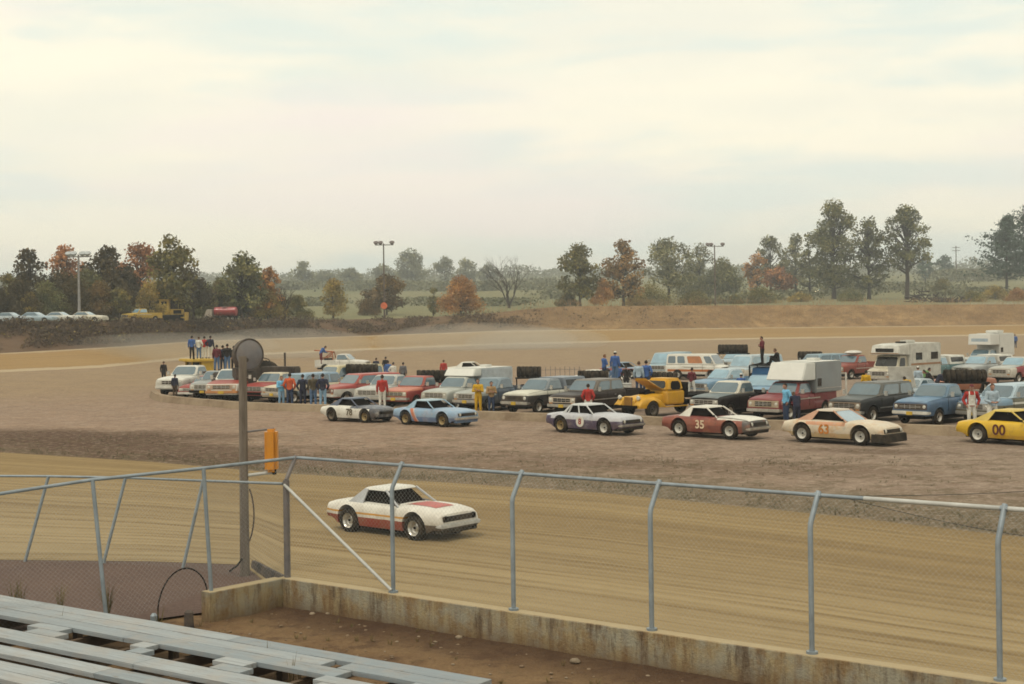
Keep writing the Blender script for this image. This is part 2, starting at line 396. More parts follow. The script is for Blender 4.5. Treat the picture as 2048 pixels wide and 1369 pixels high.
# bare dirt between the stand and the wall, and one wide sheet under everything
def mk_dirt():
    n = NT('bare_dirt'); v = n.coord('Object'); a = n.noise(v, .55, 5, .65, .36, .64); b = n.noise(v, 3.2, 6, .7, .33, .7); d = n.noise(v, 16, 4, .75, .3, .7)
    c = n.mix(a, (.25,.16,.082), (.13,.075,.040)); c = n.mix(n.math('MULTIPLY', b, .6), c, (.27,.175,.09)); b3 = n.noise(v, 1.4, 7, .78, .50, .60); c = n.mix(n.math('MULTIPLY', b3, .6), c, (.075,.042,.026)); b4 = n.noise(v, 2.3, 6, .75, .60, .68); c = n.mix(n.math('MULTIPLY', b4, .5), c, (.06,.058,.028))
    c = n.mix(n.math('MULTIPLY', d, .45), c, (.065,.036,.022)); 
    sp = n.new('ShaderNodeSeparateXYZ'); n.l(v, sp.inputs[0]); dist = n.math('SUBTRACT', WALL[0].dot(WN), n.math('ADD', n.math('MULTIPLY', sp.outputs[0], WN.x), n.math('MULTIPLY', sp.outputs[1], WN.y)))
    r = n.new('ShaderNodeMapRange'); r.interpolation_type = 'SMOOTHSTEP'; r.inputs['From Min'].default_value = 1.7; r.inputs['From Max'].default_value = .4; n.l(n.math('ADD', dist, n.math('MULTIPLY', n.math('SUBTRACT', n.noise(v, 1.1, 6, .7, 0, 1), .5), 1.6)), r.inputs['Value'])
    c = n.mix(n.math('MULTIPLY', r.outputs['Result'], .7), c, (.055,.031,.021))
    n.bump(b, .8, .06); return n.fin(c, .95, .1)
m_dirt = mk_dirt()
O = WALL[0]
rows = []
for j in range(90):
    t = -9 + j*.32; r = []
    for k in range(150):
        s = -26 + k*.34; p = O + WD*s - WN*t
        z = -.05 + nz(p.x, p.y, 1.3)*.035 + nz(p.x, p.y, .45, 2)*.02 + .06*smooth((.9 - t)/.9)*(t > -.1)*(s > -.2)
        r.append(Vector((p.x, p.y, z if t > .05 else -.05)))
    rows.append(r)
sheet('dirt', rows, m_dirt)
def mk_gravel():
    n = NT('purple_gravel'); v = n.coord('Object'); a = n.noise(v, .5, 4, .6, .35, .65); b = n.noise(v, 9, 5, .8, .32, .68); d = n.noise(v, 30, 3, .7, .35, .65)
    c = n.mix(a, (.150,.098,.078), (.120,.080,.068)); c = n.mix(n.math('MULTIPLY', b, .6), c, (.25,.175,.14)); c = n.mix(n.math('MULTIPLY', d, .45), c, (.065,.04,.036))
    n.bump(b, .8, .04); return n.fin(c, .95, .1)
m_gravel = mk_gravel()
ga = [P(-1000,1146), P(-500,1132), P(0,1121), P(300,1124), P(488,1131), WALL[0] + WN*.2 - WD*.25]
gb = [p - WN*13 + WD*0 for p in ga[:-2]] + [WALL[0] - WN*2.5 - WD*1.1, WALL[0] - WN*.6 - WD*.45]
sheet('gravel', strip([Vector((p.x,p.y,.006)) for p in ga], [Vector((p.x,p.y,.006)) for p in gb], 12), m_gravel)
g = MB(); g.add([(-2000,-50,-.6),(2000,-50,-.6),(2000,2050,-.6),(-2000,2050,-.6)], [(0,1,2,3)])
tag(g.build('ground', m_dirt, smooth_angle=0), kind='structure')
# ------------------------------------------------------------ concrete wall, fences, pole, stand
def mk_conc():
    n = NT('stained_concrete'); v = n.coord('Object'); vs = n.coord('Object', (1,1,.12))
    a = n.noise(vs, 5.5, 6, .7, .42, .60); b = n.noise(v, 1.7, 6, .7, .44, .60); c2 = n.noise(n.coord('Object', (1,1,.2)), 2.6, 6, .75, .52, .64); f = n.noise(v, 22, 4, .7, .3, .7)
    c = n.mix(a, (.31,.24,.13), (.18,.105,.045)); c = n.mix(n.math('MULTIPLY', b, .55), c, (.27,.295,.265))
    c = n.mix(n.math('MULTIPLY', c2, .9), c, (.07,.042,.026)); c = n.mix(n.math('MULTIPLY', f, .25), c, (.40,.33,.22))
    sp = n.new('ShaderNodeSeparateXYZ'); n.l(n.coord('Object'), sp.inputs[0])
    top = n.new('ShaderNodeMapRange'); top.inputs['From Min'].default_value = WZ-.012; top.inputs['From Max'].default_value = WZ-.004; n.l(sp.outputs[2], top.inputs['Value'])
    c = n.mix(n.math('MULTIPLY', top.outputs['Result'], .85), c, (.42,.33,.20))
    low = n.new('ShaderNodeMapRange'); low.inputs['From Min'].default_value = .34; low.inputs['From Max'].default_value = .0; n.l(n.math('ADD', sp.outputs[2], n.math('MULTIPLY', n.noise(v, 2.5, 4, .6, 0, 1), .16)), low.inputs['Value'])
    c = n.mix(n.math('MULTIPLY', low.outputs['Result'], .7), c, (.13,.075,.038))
    n.bump(f, .5, .02); return n.fin(c, .9, .15)
m_conc = mk_conc()
def wall_run(mb, a, b, th, z1, n):
    d = (b - a).normalized(); nn = Vector((-d.y, d.x, 0)); lo, hi = [], []
    vs, fs = [], []
    for i in range(n+1):
        p = a.lerp(b, i/n); j = nz(p.x*3, p.y*3, 2)*.014
        for s, z in ((-1,-.15),(-1,z1-.02),(-.88,z1),(.88,z1),(1,z1-.02),(1,-.15)):
            vs.append((p.x + nn.x*(s*th/2 + (j if s < 0 else 0)), p.y + nn.y*(s*th/2 + (j if s < 0 else 0)), z + (nz(p.x*2.3, p.y*2.3, 5)*.012 if z > .1 else 0)))
    for i in range(n):
        for k in range(5): fs.append((i*6+k, i*6+k+1, i*6+6+k+1, i*6+6+k))
    fs += [(5,4,3,2,1,0), tuple(n*6+k for k in range(6))]
    mb.add(vs, fs)
CORNER = WALL[0]
STUB = P(411,1184,WZ); STUB.z = 0
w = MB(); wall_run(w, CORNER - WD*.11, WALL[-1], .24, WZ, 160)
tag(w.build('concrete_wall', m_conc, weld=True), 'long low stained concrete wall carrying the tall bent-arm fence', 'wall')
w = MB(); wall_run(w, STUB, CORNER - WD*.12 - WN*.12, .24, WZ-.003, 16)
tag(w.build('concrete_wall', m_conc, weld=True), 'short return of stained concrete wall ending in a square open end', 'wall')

m_wire = mat((.30,.31,.30), .5, .4, .3, 0, .1, 'galvanised_wire')
def link_mesh(name, pts_lo, pts_hi, parent, rad=.0012, cell=.06, mats=None):
    """Woven wire between two polylines lo/hi (equal lengths): straight crossing wires on each facet."""
    mb = MB()
    for a, b, c, d in zip(pts_lo, pts_lo[1:], pts_hi, pts_hi[1:]):
        W, Hh = (b-a).length, (c-a).length
        k = -Hh
        def at(u, v): return a.lerp(b, u/W).lerp(c.lerp(d, u/W), v/Hh)
        while k < W:
            for sgn in (1, -1):
                u0, v0, u1, v1 = k, 0.0, k+Hh, Hh
                if u0 < 0: v0 -= u0; u0 = 0
                if u1 > W: v1 -= u1 - W; u1 = W
                if u1 - u0 > .02:
                    p, q = (at(u0, v0), at(u1, v1)) if sgn > 0 else (at(u0, Hh-v0), at(u1, Hh-v1))
                    mb.tube([p, q], rad, 3, False)
            k += cell*math.sqrt(2)
    return mb.build(name, m_wire, parent, smooth_angle=0)
V3 = lambda p, z: Vector((p.x, p.y, z))
ELB, TIP, ARM = 2.42, 2.80, .26
fence = empty('chain_link_fence', V3(WALL[0], 0)); fence.location = (0,0,0)
tag(fence, 'chain-link fence with bent-arm posts standing on the long concrete wall', 'fence')
tips = [PD(x, y, w.y + ARM*WN.y) for (x, y), w in zip([(578,912),(787,932),(1030,952),(1308,968),(1635,990),(2010,1018)], WALL)]
tz = sum(t.z for t in tips)/6
lo, el, tp = [], [], []
for i, w in enumerate(WALL):
    b0, e0, t0 = V3(w, WZ-.003), V3(w, tz-.40), V3(w + WN*ARM, tz)
    lo.append(V3(w, WZ+.03)); el.append(e0); tp.append(t0)
    pm = MB(); r = .039 if i else .062
    pm.tube([b0, e0 - Vector((0,0,.04)), e0 + WN*.02 + Vector((0,0,.04)), t0 + WN*.03 + Vector((0,0,.05))] if i else [b0, e0], r, 10)
    if i == 0: pm.tube([e0, t0 + Vector((0,0,.03))], .04, 8)
    if i > 0: pm.tube([b0 + WN*0, V3(w, WZ+.035)], .085, 10)
    o = pm.build('post', m_galvd if i == 0 else m_galv, fence, smooth_angle=40)
    if i == 0: o['label'] = 'thick dull corner post'
mb = MB(); mb.tube(tp, .030, 8); mb.build('top_rail', m_galv, fence, smooth_angle=50)
for t0 in tp[1:]:
    mb = MB(); mb.tube([t0 - WD*.05, t0 + WD*.05], .042, 8); mb.build('clamp', m_galv, fence)
m_pale = mat((.46,.46,.43), .5, .4, 0, 0, .1, 'pale_pipe')
mb = MB(); mb.tube([V3(WALL[0] - WN*.05, tz-.48), V3(WALL[1] - WN*.05, WZ+.05)], .030, 8); mb.build('brace', m_pale, fence, smooth_angle=50)
mb = MB(); mb.tube([tp[4] + WD*.7, tp[5] + WD*.05, tp[6]], .034, 8); mb.build('rail_sleeve', m_pale, fence, smooth_angle=50)
link_mesh('wire_mesh', lo, el, fence); link_mesh('wire_mesh', el, tp, fence)
# fence from the corner down past the stand
f2 = empty('chain_link_fence', (0,0,0)); tag(f2, 'chain-link fence with straight posts running from the corner post past the stand', 'fence')
q = [tp[0], PD(407,937, STUB.y+.05)]
dq = (q[1] - q[0]); qb = [V3(CORNER, WZ), V3(STUB + (CORNER-STUB).normalized()*.12, WZ-.004)]
p3 = PD(185,960, 24.9); p4 = PD(0,988, 24.2); p5 = p4 + (p4-p3)*1.2
q += [p3, p4, p5]
qb += [Vector((p3.x + .25, p3.y - .1, 0)), Vector((p4.x+.1, p4.y, 0)), Vector((p5.x+.1, p5.y, 0))]
for a, b in list(zip(qb, q))[1:3] + [(qb[4], q[4])]:
    mb = MB(); mb.tube([a, b], .037, 10); mb.build('post', m_galv, f2, smooth_angle=50)
mb = MB(); mb.tube(q, .031, 8); mb.build('top_rail', m_galv, f2, smooth_angle=50)
link_mesh('wire_mesh', [V3(p, p.z+.03) for p in qb], q, f2)
# trackside fence beyond the gravel, posts leaning
f3 = empty('chain_link_fence', (0,0,0)); tag(f3, 'leaning chain-link fence between the purple gravel and the clay track', 'fence')
B3 = [P(-190,1122), P(50,1124), P(207,1127), P(366,1136), V3(CORNER, .9)]
T3 = [PD(-150,952, B3[0].y), PD(97,953, B3[1].y+.15), PD(251,956, B3[2].y+.15), PD(406,962, B3[3].y+.15), PD(566,968, CORNER.y)]
for a, b in list(zip(B3, T3))[:4]:
    mb = MB(); mb.tube([a, b], .037, 10); mb.build('post', m_galv, f3, smooth_angle=50)
mb = MB(); mb.tube(T3, .027, 8); mb.build('top_rail', m_galv, f3, smooth_angle=50)
B3b = B3[:4] + [V3(CORNER, .35)]
link_mesh('wire_mesh', B3b, T3, f3)
# plank on edge between pole and corner
m_oldwood = mat((.055,.048,.05), .85, .15, 0, 0, .35, 'old_dark_wood', 5)
a, b = P(505,1136,0), CORNER + (CORNER - STUB).normalized()*.15 + WN*.12
mb = MB(); d = (b-a).normalized(); nn = Vector((-d.y, d.x, 0))
mb.hexa([a - nn*.04, b - nn*.04, b + nn*.04, a + nn*.04], [V3(a - nn*.02, .16), V3(b - nn*.02, .34), V3(b + nn*.06, .34), V3(a + nn*.06, .16)])
tag(mb.build('timber_baulk', m_oldwood, bevel=.01), 'dark timber baulk lying on edge between the wooden pole and the corner post', 'timber')

# wooden pole with the caution light
def mk_pole():
    n = NT('weathered_pole'); v = n.coord('Object', (6,6,.5)); a = n.noise(v, 2.2, 5, .7, .35, .65); b = n.noise(n.coord('Object'), .9, 4, .6, .35, .65)
    c = n.mix(a, (.20,.165,.13), (.085,.065,.052)); c = n.mix(n.math('MULTIPLY', b, .4), c, (.26,.22,.18)); n.bump(a, .5, .03); return n.fin(c, .85, .15)
m_pole = mk_pole()
pb = P(490,1152); ptop = PD(485,713, pb.y)
mb = MB(); mb.tube([V3(pb, -.2), pb.lerp(ptop, .25), pb.lerp(ptop, .6), ptop], [.105,.096,.090,.084], 14)
pole = tag(mb.build('wooden_pole', m_pole, smooth_angle=50), 'short weathered wooden pole on the gravel beside the corner fence post', 'pole')
mb = MB(); cps = []
for k in range(9): t = k/8; cps.append(PD(499 + 9*math.sin(math.pi*t)**.8, 978 + 105*t, pb.y - .02))
mb.tube(cps, .016, 6); mb.build('cable', mat((.05,.028,.02), .6, .3, 0, 0, .1, 'brown_cable'), pole)
mb = MB(); mb.tube([PD(484,1118,pb.y-.1), PD(474,1132,pb.y-.25), P(459,1143)], .02, 6); mb.build('guy_strap', m_dark, pole)
sg = empty('caution_light', PD(543,950,pb.y)); tag(sg, 'tall amber caution light box held out from the wooden pole by two brackets', 'signal light'); sg.location = (0,0,0)
s0, s1 = PD(530,858,pb.y), PD(556,944,pb.y)
cx, cz, wx, hz = (s0.x+s1.x)/2, (s0.z+s1.z)/2, s1.x-s0.x, s0.z-s1.z
m_amber = mat((.62,.24,.012), .45, .4, 0, .2, .12, 'amber_plastic', 2)
mb = MB(); mb.box((cx, pb.y, cz), (wx, .30, hz)); mb.build('housing', m_amber, sg, bevel=.06, seg=4)
mb = MB(); mb.lathe([(0,0),(.10,0),(.11,.02),(.10,.04),(0,.05)], 16, Matrix.Translation((cx, pb.y+.15, cz+.2))); mb.build('lens', mat((.65,.36,.03), .15, .7, 0, 0, 0, 'amber_lens'), sg)
mb = MB(); mb.lathe([(0,0),(.10,0),(.11,.02),(.10,.04),(0,.05)], 16, Matrix.Translation((cx, pb.y+.15, cz-.2))); mb.build('lens', mat((.65,.36,.03), .15, .7, 0, 0, 0, 'amber_lens'), sg)
mb = MB(); mb.tube([PD(495,864,pb.y), PD(536,859,pb.y), PD(548,857,pb.y)], .022, 6); mb.build('bracket', m_galvd, sg)
mb = MB(); mb.tube([PD(497,951,pb.y), PD(547,945,pb.y)], .035, 8); mb.build('bracket', m_pale, sg)
mb = MB(); mb.tube([PD(545,945,pb.y), PD(552,944,pb.y)], .055, 8); mb.build('end_cap', m_dark, sg)
# hoop of hose and a stub post on the gravel
mb = MB(); h = []
for k in range(17):
    t = math.pi*k/16; h.append(PD(365 - 50*math.cos(t), 1232 - 74*math.sin(t) + (-40*k/16), STUB.y + .25))
h[0] = P(316,1240); mb.tube(h, .014, 6)
tag(mb.build('hose', m_dark, smooth_angle=60), 'thin dark hose arched over the gravel beside the wall end', 'hose')
mb = MB(); a = P(308,1262); mb.tube([a, V3(a, .26), V3(a, .30)], [.06,.06,.03], 10)
tag(mb.build('pipe_stub', m_galv), 'short grey pipe stub sticking up behind the stand planks', 'pipe')
mb = MB(); a = P(378,1250); mb.tube([V3(a, -.1), V3(a, .22), V3(a, .25)], [.09,.08,.05], 9)
tag(mb.build('wooden_stump', m_oldwood), 'dark rotten stump at the open end of the concrete wall', 'stump')
# sagging wires on the right of the fence
m_w = mat((.06,.055,.05), .6, .3, 0, 0, 0, 'dark_wire')
for lab, a, b, sag in (('thin loose wire sagging below the top rail', tp[4] + WD*.3 + WN*.03, tp[6] - Vector((0,0,.35)), .16), ('thin loose wire rising away above the top rail', tp[4] + WD*.35 + WN*.1, tp[6] + WN*1.2 + Vector((0,0,.55)), .1)):
    mb = MB(); mb.tube([a.lerp(b, k/12) - Vector((0,0,sag*math.sin(math.pi*k/12))) for k in range(13)], .005, 5)
    tag(mb.build('loose_wire', m_w), lab, 'wire')

# the stand: long weathered planks with gaps
def mk_plank():
    n = NT('weathered_plank'); v = n.coord('Object', (.6,14,14)); a = n.noise(v, 1.5, 5, .7, .35, .65); b = n.noise(n.coord('Object'), 1.6, 6, .7, .46, .64); sp = n.noise(n.coord('Object', (.5,2,2)), 4, 6, .75, .56, .66)
    oi = n.new('ShaderNodeObjectInfo')
    c = n.mix(oi.outputs['Random'], (.235,.275,.30), (.37,.395,.405)); c = n.mix(n.math('MULTIPLY', a, .6), c, (.19,.195,.20))
    c = n.mix(n.math('MULTIPLY', b, .35), c, (.36,.30,.24)); c = n.mix(n.math('MULTIPLY', sp, .45), c, (.17,.13,.095)); n.bump(a, .4, .01); return n.fin(c, .75, .25)
m_plank = mk_plank(); m_under = mat((.10,.07,.05), .9, .1, 0, 0, .2, 'dark_plank')
BZ = .45
bA, bB = P(0,1190,BZ), P(985,1359,BZ)
BD = (bB - bA).normalized(); BD.z = 0; BD.normalize(); BN = Vector((BD.y, -BD.x, 0))
if BN.y > 0: BN = -BN
st = empty('bleachers', bB, math.atan2(BD.y, BD.x)); tag(st, 'low bleachers of long weathered grey planks with missing boards', 'bleachers')
IM = st.matrix_basis.inverted()
def s_at(px, t, z):                        # distance along the stand where the line at offset t meets column px
    o = bB + BN*t; u = (px - CX)/F; a = (px - CX)
    lo_, hi_ = -40.0, 6.0
    for _ in range(40):
        m_ = (lo_+hi_)/2; p = o + BD*m_
        if p.y < 1 or proj((p.x, p.y, z))[0] > px: hi_ = m_
        else: lo_ = m_
    return lo_
def plank(t0, t1, z, s0, s1, th=.075):
    mb = MB(); x = lambda s, t, zz: (s, -t, zz)     # local: x along, y toward the track
    n = max(2, int((s1-s0)/.6)); vs, fs = [], []
    for i in range(n+1):
        s = lerp(s0, s1, i/n); wz = nz(s*1.1, t0*4, .9)*.006; wt = nz(s, t0*5, 1.3, 4)*.006
        for tt, zz in ((t0, z-BZ), (t1, z-BZ), (t1, z-BZ-th), (t0, z-BZ-th)): vs.append((s, -(tt+wt), zz+wz))
    for i in range(n):
        for k in range(4): fs.append((i*4+k, i*4+(k+1)%4, i*4+4+(k+1)%4, i*4+4+k))
    fs += [(3,2,1,0), tuple(n*4+k for k in range(4))]
    mb.add(vs, fs); return mb.build('plank', m_plank, st, bevel=.004, smooth_angle=0, seg=1)
S_L = -24.0
def row(k, t0, t1, z, end, gaps=(), splits=()):
    """One line of boards; gaps are px column ranges where boards are missing."""
    cuts = []; cur = S_L
    for a, b in gaps:
        sa, sb = s_at(a, t0, z), s_at(b, t0, z)
        cuts.append((cur, sa)); cur = sb
    cuts.append((cur, end))
    for a, b in cuts:
        L = b - a; m = max(1, round(L/4.9)); e = [a + L*i/m for i in range(m+1)]
        for p, q in zip(e, e[1:]):
            if q - p > .15: plank(t0, t1, z, p, q - .012)
wd = .285
for t0, t1, z, gaps, e in [(0,.32,.45,[],0),(.345,.66,.45,[(672,704)],-.02),(.685,1.03,.45,[(704,832)],-.15),(1.05,1.315,.45,[(-90,82),(145,287),(318,452),(515,652)],-.1),(1.335,1.60,.45,[(-90,78),(138,280),(310,446),(508,645)],-.1),
        (1.64,2.08,.455,[],-.05),(2.42,2.76,.47,[],-.05),(3.08,3.38,.49,[],0),(3.40,3.70,.49,[],0),(4.05,4.35,.53,[],0),(4.75,5.05,.58,[],0),(5.07,5.37,.58,[],0),(6.0,6.3,.66,[],0)]:
    row(0, t0, t1, z, e, gaps)
for s in [-23 + 2.4*k for k in range(10)]:
    mb = MB(); mb.box((s, -2.6, -.24), (.09, 5.6, .18), ry=0); mb.box((s+1.2, -2.6, -.24), (.09, 5.6, .18)); mb.box((s, -.15, -.42), (.12,.12,.36)); mb.box((s, -3, -.42), (.12,.12,.36)); mb.box((s, -5.2, -.42), (.12,.12,.36))
    mb.build('support_frame', m_under, st)
# stones, weeds and dead leaves on the dirt
ms = [mat((.20,.14,.09), .9, .15, 0, 0, .3, 'stone'), mat((.25,.195,.135), .9, .15, 0, 0, .2, 'stone')]
sts = MB()
def stone(mb, p, r):
    o = len(mb.v); mb.ball((0,0,0), r, 7, 5)
    for i in range(o, len(mb.v)):
        v = Vector(mb.v[i]); k = 1 + .35*noise.noise(v/r*1.3 + Vector(p)*3)
        mb.v[i] = (p[0] + v.x*k*1.2, p[1] + v.y*k, p[2] + v.z*k*.6)
for _ in range(300):
    s, tt = rnd.uniform(-3, 13), .15 + rnd.random()**1.6*4.5
    p = CORNER + WD*s - WN*tt; sts.cur = 0 if rnd.random() < .7 else 1
    stone(sts, (p.x, p.y, -.04 + nz(p.x, p.y, 1.3)*.035), rnd.uniform(.008, .032)*(1.6 if rnd.random() < .06 else 1))
tag(sts.build('gravel_stones', ms, smooth_angle=60), 'small pale stones scattered on the bare dirt', 'stones', kind='stuff')
for px, py, r, lab in ((1150,1322,.075,'pale broken stone lying by the foot of the concrete wall'),(918,1275,.06,'tan lump of stone lying close to the long wall'),(625,1228,.05,'light stone in the corner under the two walls'),(655,1178+50,.04,'small light stone near the wall corner')):
    mb = MB(); p = P(px, py, 0); stone(mb, (p.x, p.y, .0), r); tag(mb.build('stone', ms[1], smooth_angle=60), lab, 'stone')
m_weed = mat((.13,.10,.035), .8, .2, 0, 0, .1, 'dry_weed'); m_weedg = mat((.07,.08,.03), .8, .2, 0, 0, .1, 'green_weed')
def tuft(mb, p, h, n, spread=.5):
    for _ in range(n):
        a = rnd.uniform(0, 6.28); l = h*rnd.uniform(.5, 1.1); sx, sy = math.cos(a), math.sin(a); b = spread*l*rnd.uniform(.2, 1)
        w_ = .0025 + h*.010; q = Vector((p[0] + sx*.02, p[1] + sy*.02, p[2]))
        m_ = q + Vector((sx*b*.4, sy*b*.4, l*.6)); e = q + Vector((sx*b, sy*b, l))
        mb.add([q + Vector((-sy*w_, sx*w_, 0)), q - Vector((-sy*w_, sx*w_, 0)), m_ - Vector((-sy*w_, sx*w_, 0))*.8, m_ + Vector((-sy*w_, sx*w_, 0))*.8, e], [(0,1,2,3),(3,2,4)])
wb = MB()
for px, py, h, n in [(205,1204,.34,40),(30,1192,.28,18),(110,1200,.26,14),(310,1243,.22,14),(15,1190,.3,14)]:
    p = P(px, py, 0.42); tuft(wb, (p.x, p.y+.3, .1), h+.34, n)
for px, h in [(610,.3),(615,.34),(600,.26),(350,.2),(505,.22),(120,.25),(860,.18)]:
    s = s_at(px, .6, BZ); p = bB + BD*s + BN*rnd.choice([.3,.62,.92]); tuft(wb, (p.x, p.y, .15), h+.22, 3, .2)
for _ in range(60):
    s, tt = rnd.uniform(-1, 12), rnd.uniform(.4, 4.2); p = CORNER + WD*s - WN*tt; tuft(wb, (p.x, p.y, -.04), rnd.uniform(.05,.13), 14, 1.1)
tag(wb.build('weeds', m_weed, smooth_angle=0), 'thin dry weeds growing up round the planks', 'weeds', kind='stuff')
# ------------------------------------------------------------ trees and brush
def leafmat(c1, c2, c3, name='leaves', sc=.8):
    n = NT(name); v = n.coord('Object'); a = n.noise(v, sc, 3, .6, .42, .58); b = n.noise(v, 3.5, 3, .7, .3, .7)
    c = n.mix(a, c1, c2); c = n.mix(n.math('MULTIPLY', b, .55), c, c3)
    n.fin(c, .75, .15); n.b.inputs['Subsurface Weight'].default_value = 0
    return n.m
LM = {
 'dark': leafmat((.058,.046,.020), (.100,.070,.026), (.036,.028,.014)),
 'brown': leafmat((.115,.080,.028), (.175,.105,.036), (.066,.046,.020)),
 'green': leafmat((.125,.120,.038), (.20,.155,.046), (.076,.070,.026)),
 'deep': leafmat((.105,.112,.048), (.18,.16,.062), (.064,.066,.030)),
 'yellow': leafmat((.25,.195,.052), (.34,.225,.06), (.15,.125,.036)),
 'orange': leafmat((.38,.20,.06), (.34,.15,.05), (.22,.12,.045)),
 'rust': leafmat((.30,.125,.055), (.36,.17,.07), (.17,.080,.038)),
 'mixed': leafmat((.20,.130,.046), (.28,.145,.052), (.105,.078,.032)),
 'hazy': leafmat((.15,.155,.085), (.21,.185,.095), (.115,.115,.066)),  # pale grey-green with distance haze put into the leaf colour
 'pine': leafmat((.055,.088,.062), (.090,.120,.078), (.036,.058,.044)),
}
m_bark = mat((.055,.042,.034), .9, .1, 0, 0, .1, 'bark'); m_barkp = mat((.17,.14,.12), .9, .1, 0, 0, .1, 'pale_bark')
_lt = {}
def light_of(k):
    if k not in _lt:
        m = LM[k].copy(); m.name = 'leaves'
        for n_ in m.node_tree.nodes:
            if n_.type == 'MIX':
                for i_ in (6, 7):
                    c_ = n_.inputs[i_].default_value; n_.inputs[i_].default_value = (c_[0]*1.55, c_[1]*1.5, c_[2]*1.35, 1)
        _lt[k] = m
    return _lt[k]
def leaf(mb, p, s, r):
    s *= 1.12
    a, b = Vector((r.gauss(0,1), r.gauss(0,1), r.gauss(0,1))).normalized(), Vector((r.gauss(0,1), r.gauss(0,1), r.gauss(0,1)))
    b = (b - a*b.dot(a)).normalized(); k = r.uniform(.6, 1.25)*s
    mb.add([p - a*k*.6, p - b*k*.42 + a*k*.08, p + a*k*.62, p + b*k*.42], [(0,1,2,3)])
def tree(px, top, Y, wid, leafk, label, base=None, name='tree', cat='tree', group=None, shape='round', dens=1.0, seed=0, bark=None, lobes=None, trunk=.28, lean=0):
    r = random.Random(int(px*13 + top*7 + seed))
    Y = max(Y, yc(px) + r.uniform(4, 11))
    uu, _ = uv_(px, 600); X = uu*Y; zb = terrain(CX + uu*F, Y)
    zt = PD(px, top, Y).z; Ht = zt - zb; W = wid/F*Y
    t = empty(name, (X, Y, zb - .1), 0, label, cat, group)
    th = Ht*trunk
    tm, cm = MB(), MB()
    rt = max(.05, Ht*.020)
    lsz = {'round': .42, 'pine': .40, 'shrub': .30, 'airy': .38}.get(shape, .4)*(.55 + .45*Y/200)*min(1, max(.55, Ht/9))
    cents = []
    if shape == 'bare':
        def br(p, d, l, rad, dep):
            e = p + d*l; mid = p.lerp(e, .5) + Vector((r.gauss(0,.05)*l, r.gauss(0,.05)*l, 0))
            tm.tube([p, mid, e], [rad, rad*.8, rad*.55], 5 if dep > 1 else 3, False)
            if dep == 0: return
            for _ in range(3 if dep > 1 else 4):
                ax = Vector((r.gauss(0,1), r.gauss(0,1), r.gauss(0,.5))).normalized()
                nd = (d*1.0 + ax*r.uniform(.45,.8) + Vector((0,0,.12))).normalized()
                br(p.lerp(e, r.uniform(.55, 1)), nd, l*r.uniform(.55,.8), rad*.5, dep-1)
        for k in range(4):
            a = k*1.57 + r.uniform(-.4,.4); br(Vector((0,0,Ht*.05)), Vector((math.cos(a)*.33*W/Ht*1.6, math.sin(a)*.25, 1)).normalized(), Ht*.38, rt*.8, 4)
        tm.tube([(0,0,-.3),(0,0,Ht*.12)], [rt*1.4, rt], 8)
        tm.build('trunk', bark or m_bark, t, smooth_angle=0); return t
    if shape == 'pine':
        tm.tube([(0,0,-.3),(0,0,Ht*.96)], [rt, rt*.15], 7)
        lv = 17
        for i in range(lv):
            z = Ht*(trunk + (1-trunk)*i/lv); wr = W*.5*(1 - (i/lv)**1.6)*r.uniform(.45,1.2) + .3
            for k in range(7):
                a = r.uniform(0, 6.28); l = wr*r.uniform(.45,1.15); tip = Vector((math.cos(a)*l, math.sin(a)*l, z + l*r.uniform(.15,.45)))
                tm.tube([(0,0,z), tip], [rt*.22, .015], 3, False)
                for q in range(int(34*dens)):
                    f_ = r.uniform(.2, 1.05); p = Vector((0,0,z)).lerp(tip, f_) + Vector((r.gauss(0,.6), r.gauss(0,.6), r.gauss(0,.45)))*lsz*1.5
                    leaf(cm, p, lsz*r.uniform(.7,1.1), r)
        tm.build('trunk', bark or m_bark, t, smooth_angle=50); cm.build('crown', LM[leafk], t, smooth_angle=0); return t
    # lobed crown
    nl = int((lobes or (16 if shape != 'shrub' else 9))*2.1)
    cz0 = Ht*(trunk*.8 if shape != 'shrub' else .12); ch_ = Ht - cz0
    for i in range(nl):
        for _try in range(30):
            a, z, q = r.uniform(0, 6.28), r.random(), math.sqrt(r.random())
            env = {'round': math.sin(math.pi*min(1, z*.86 + .13))**.6, 'tall': math.sin(math.pi*min(1, z*.8 + .18))**.7, 'shrub': (1-z)**.55*.95 + .05, 'airy': math.sin(math.pi*min(1, z*.8 + .16))**.55}.get(shape, 1)
            rad = W*.5*env
            c = Vector((math.cos(a)*q*rad*.86, math.sin(a)*q*rad*.86, cz0 + ch_*(z*.86 + .05)))
            if all((c-o).length > W*.10 for o, _r in cents): break
        cents.append((c, W*r.uniform(.075,.145)*(1.3 if shape == 'shrub' else 1)))
    cents.append((Vector((lean*W,0,cz0 + ch_*.9)), W*.14))
    tm.tube([(0,0,-.3),(r.gauss(0,.1),0,th*.6),(lean*W*.3,0,th*1.25),(lean*W*.6,0,Ht*.62)], [rt*1.35, rt, rt*.8, rt*.35], 8)
    for c, cr in cents:
        z0 = max(th*.7, min(c.z*.75, Ht*.6)); p0 = Vector((lean*W*.4*z0/Ht,0,z0))
        mid = p0.lerp(c, .55) + Vector((r.gauss(0,.2), r.gauss(0,.2), -.1*abs(c.z-z0)))
        tm.tube([p0, mid, c], [rt*.42, rt*.28, rt*.1], 4, False)
        for _ in range(3):
            e = c + Vector((r.gauss(0,1), r.gauss(0,1), r.gauss(.2,.8))).normalized()*cr*1.1; tm.tube([mid, e], [rt*.16, .012], 3, False)
        n = int(dens*(78 if shape != 'shrub' else 100)*max(.4, (cr/lsz/2.2)**1.8))
        n = min(n, 420); cm.cur = 1 if r.random() < .38 else 0
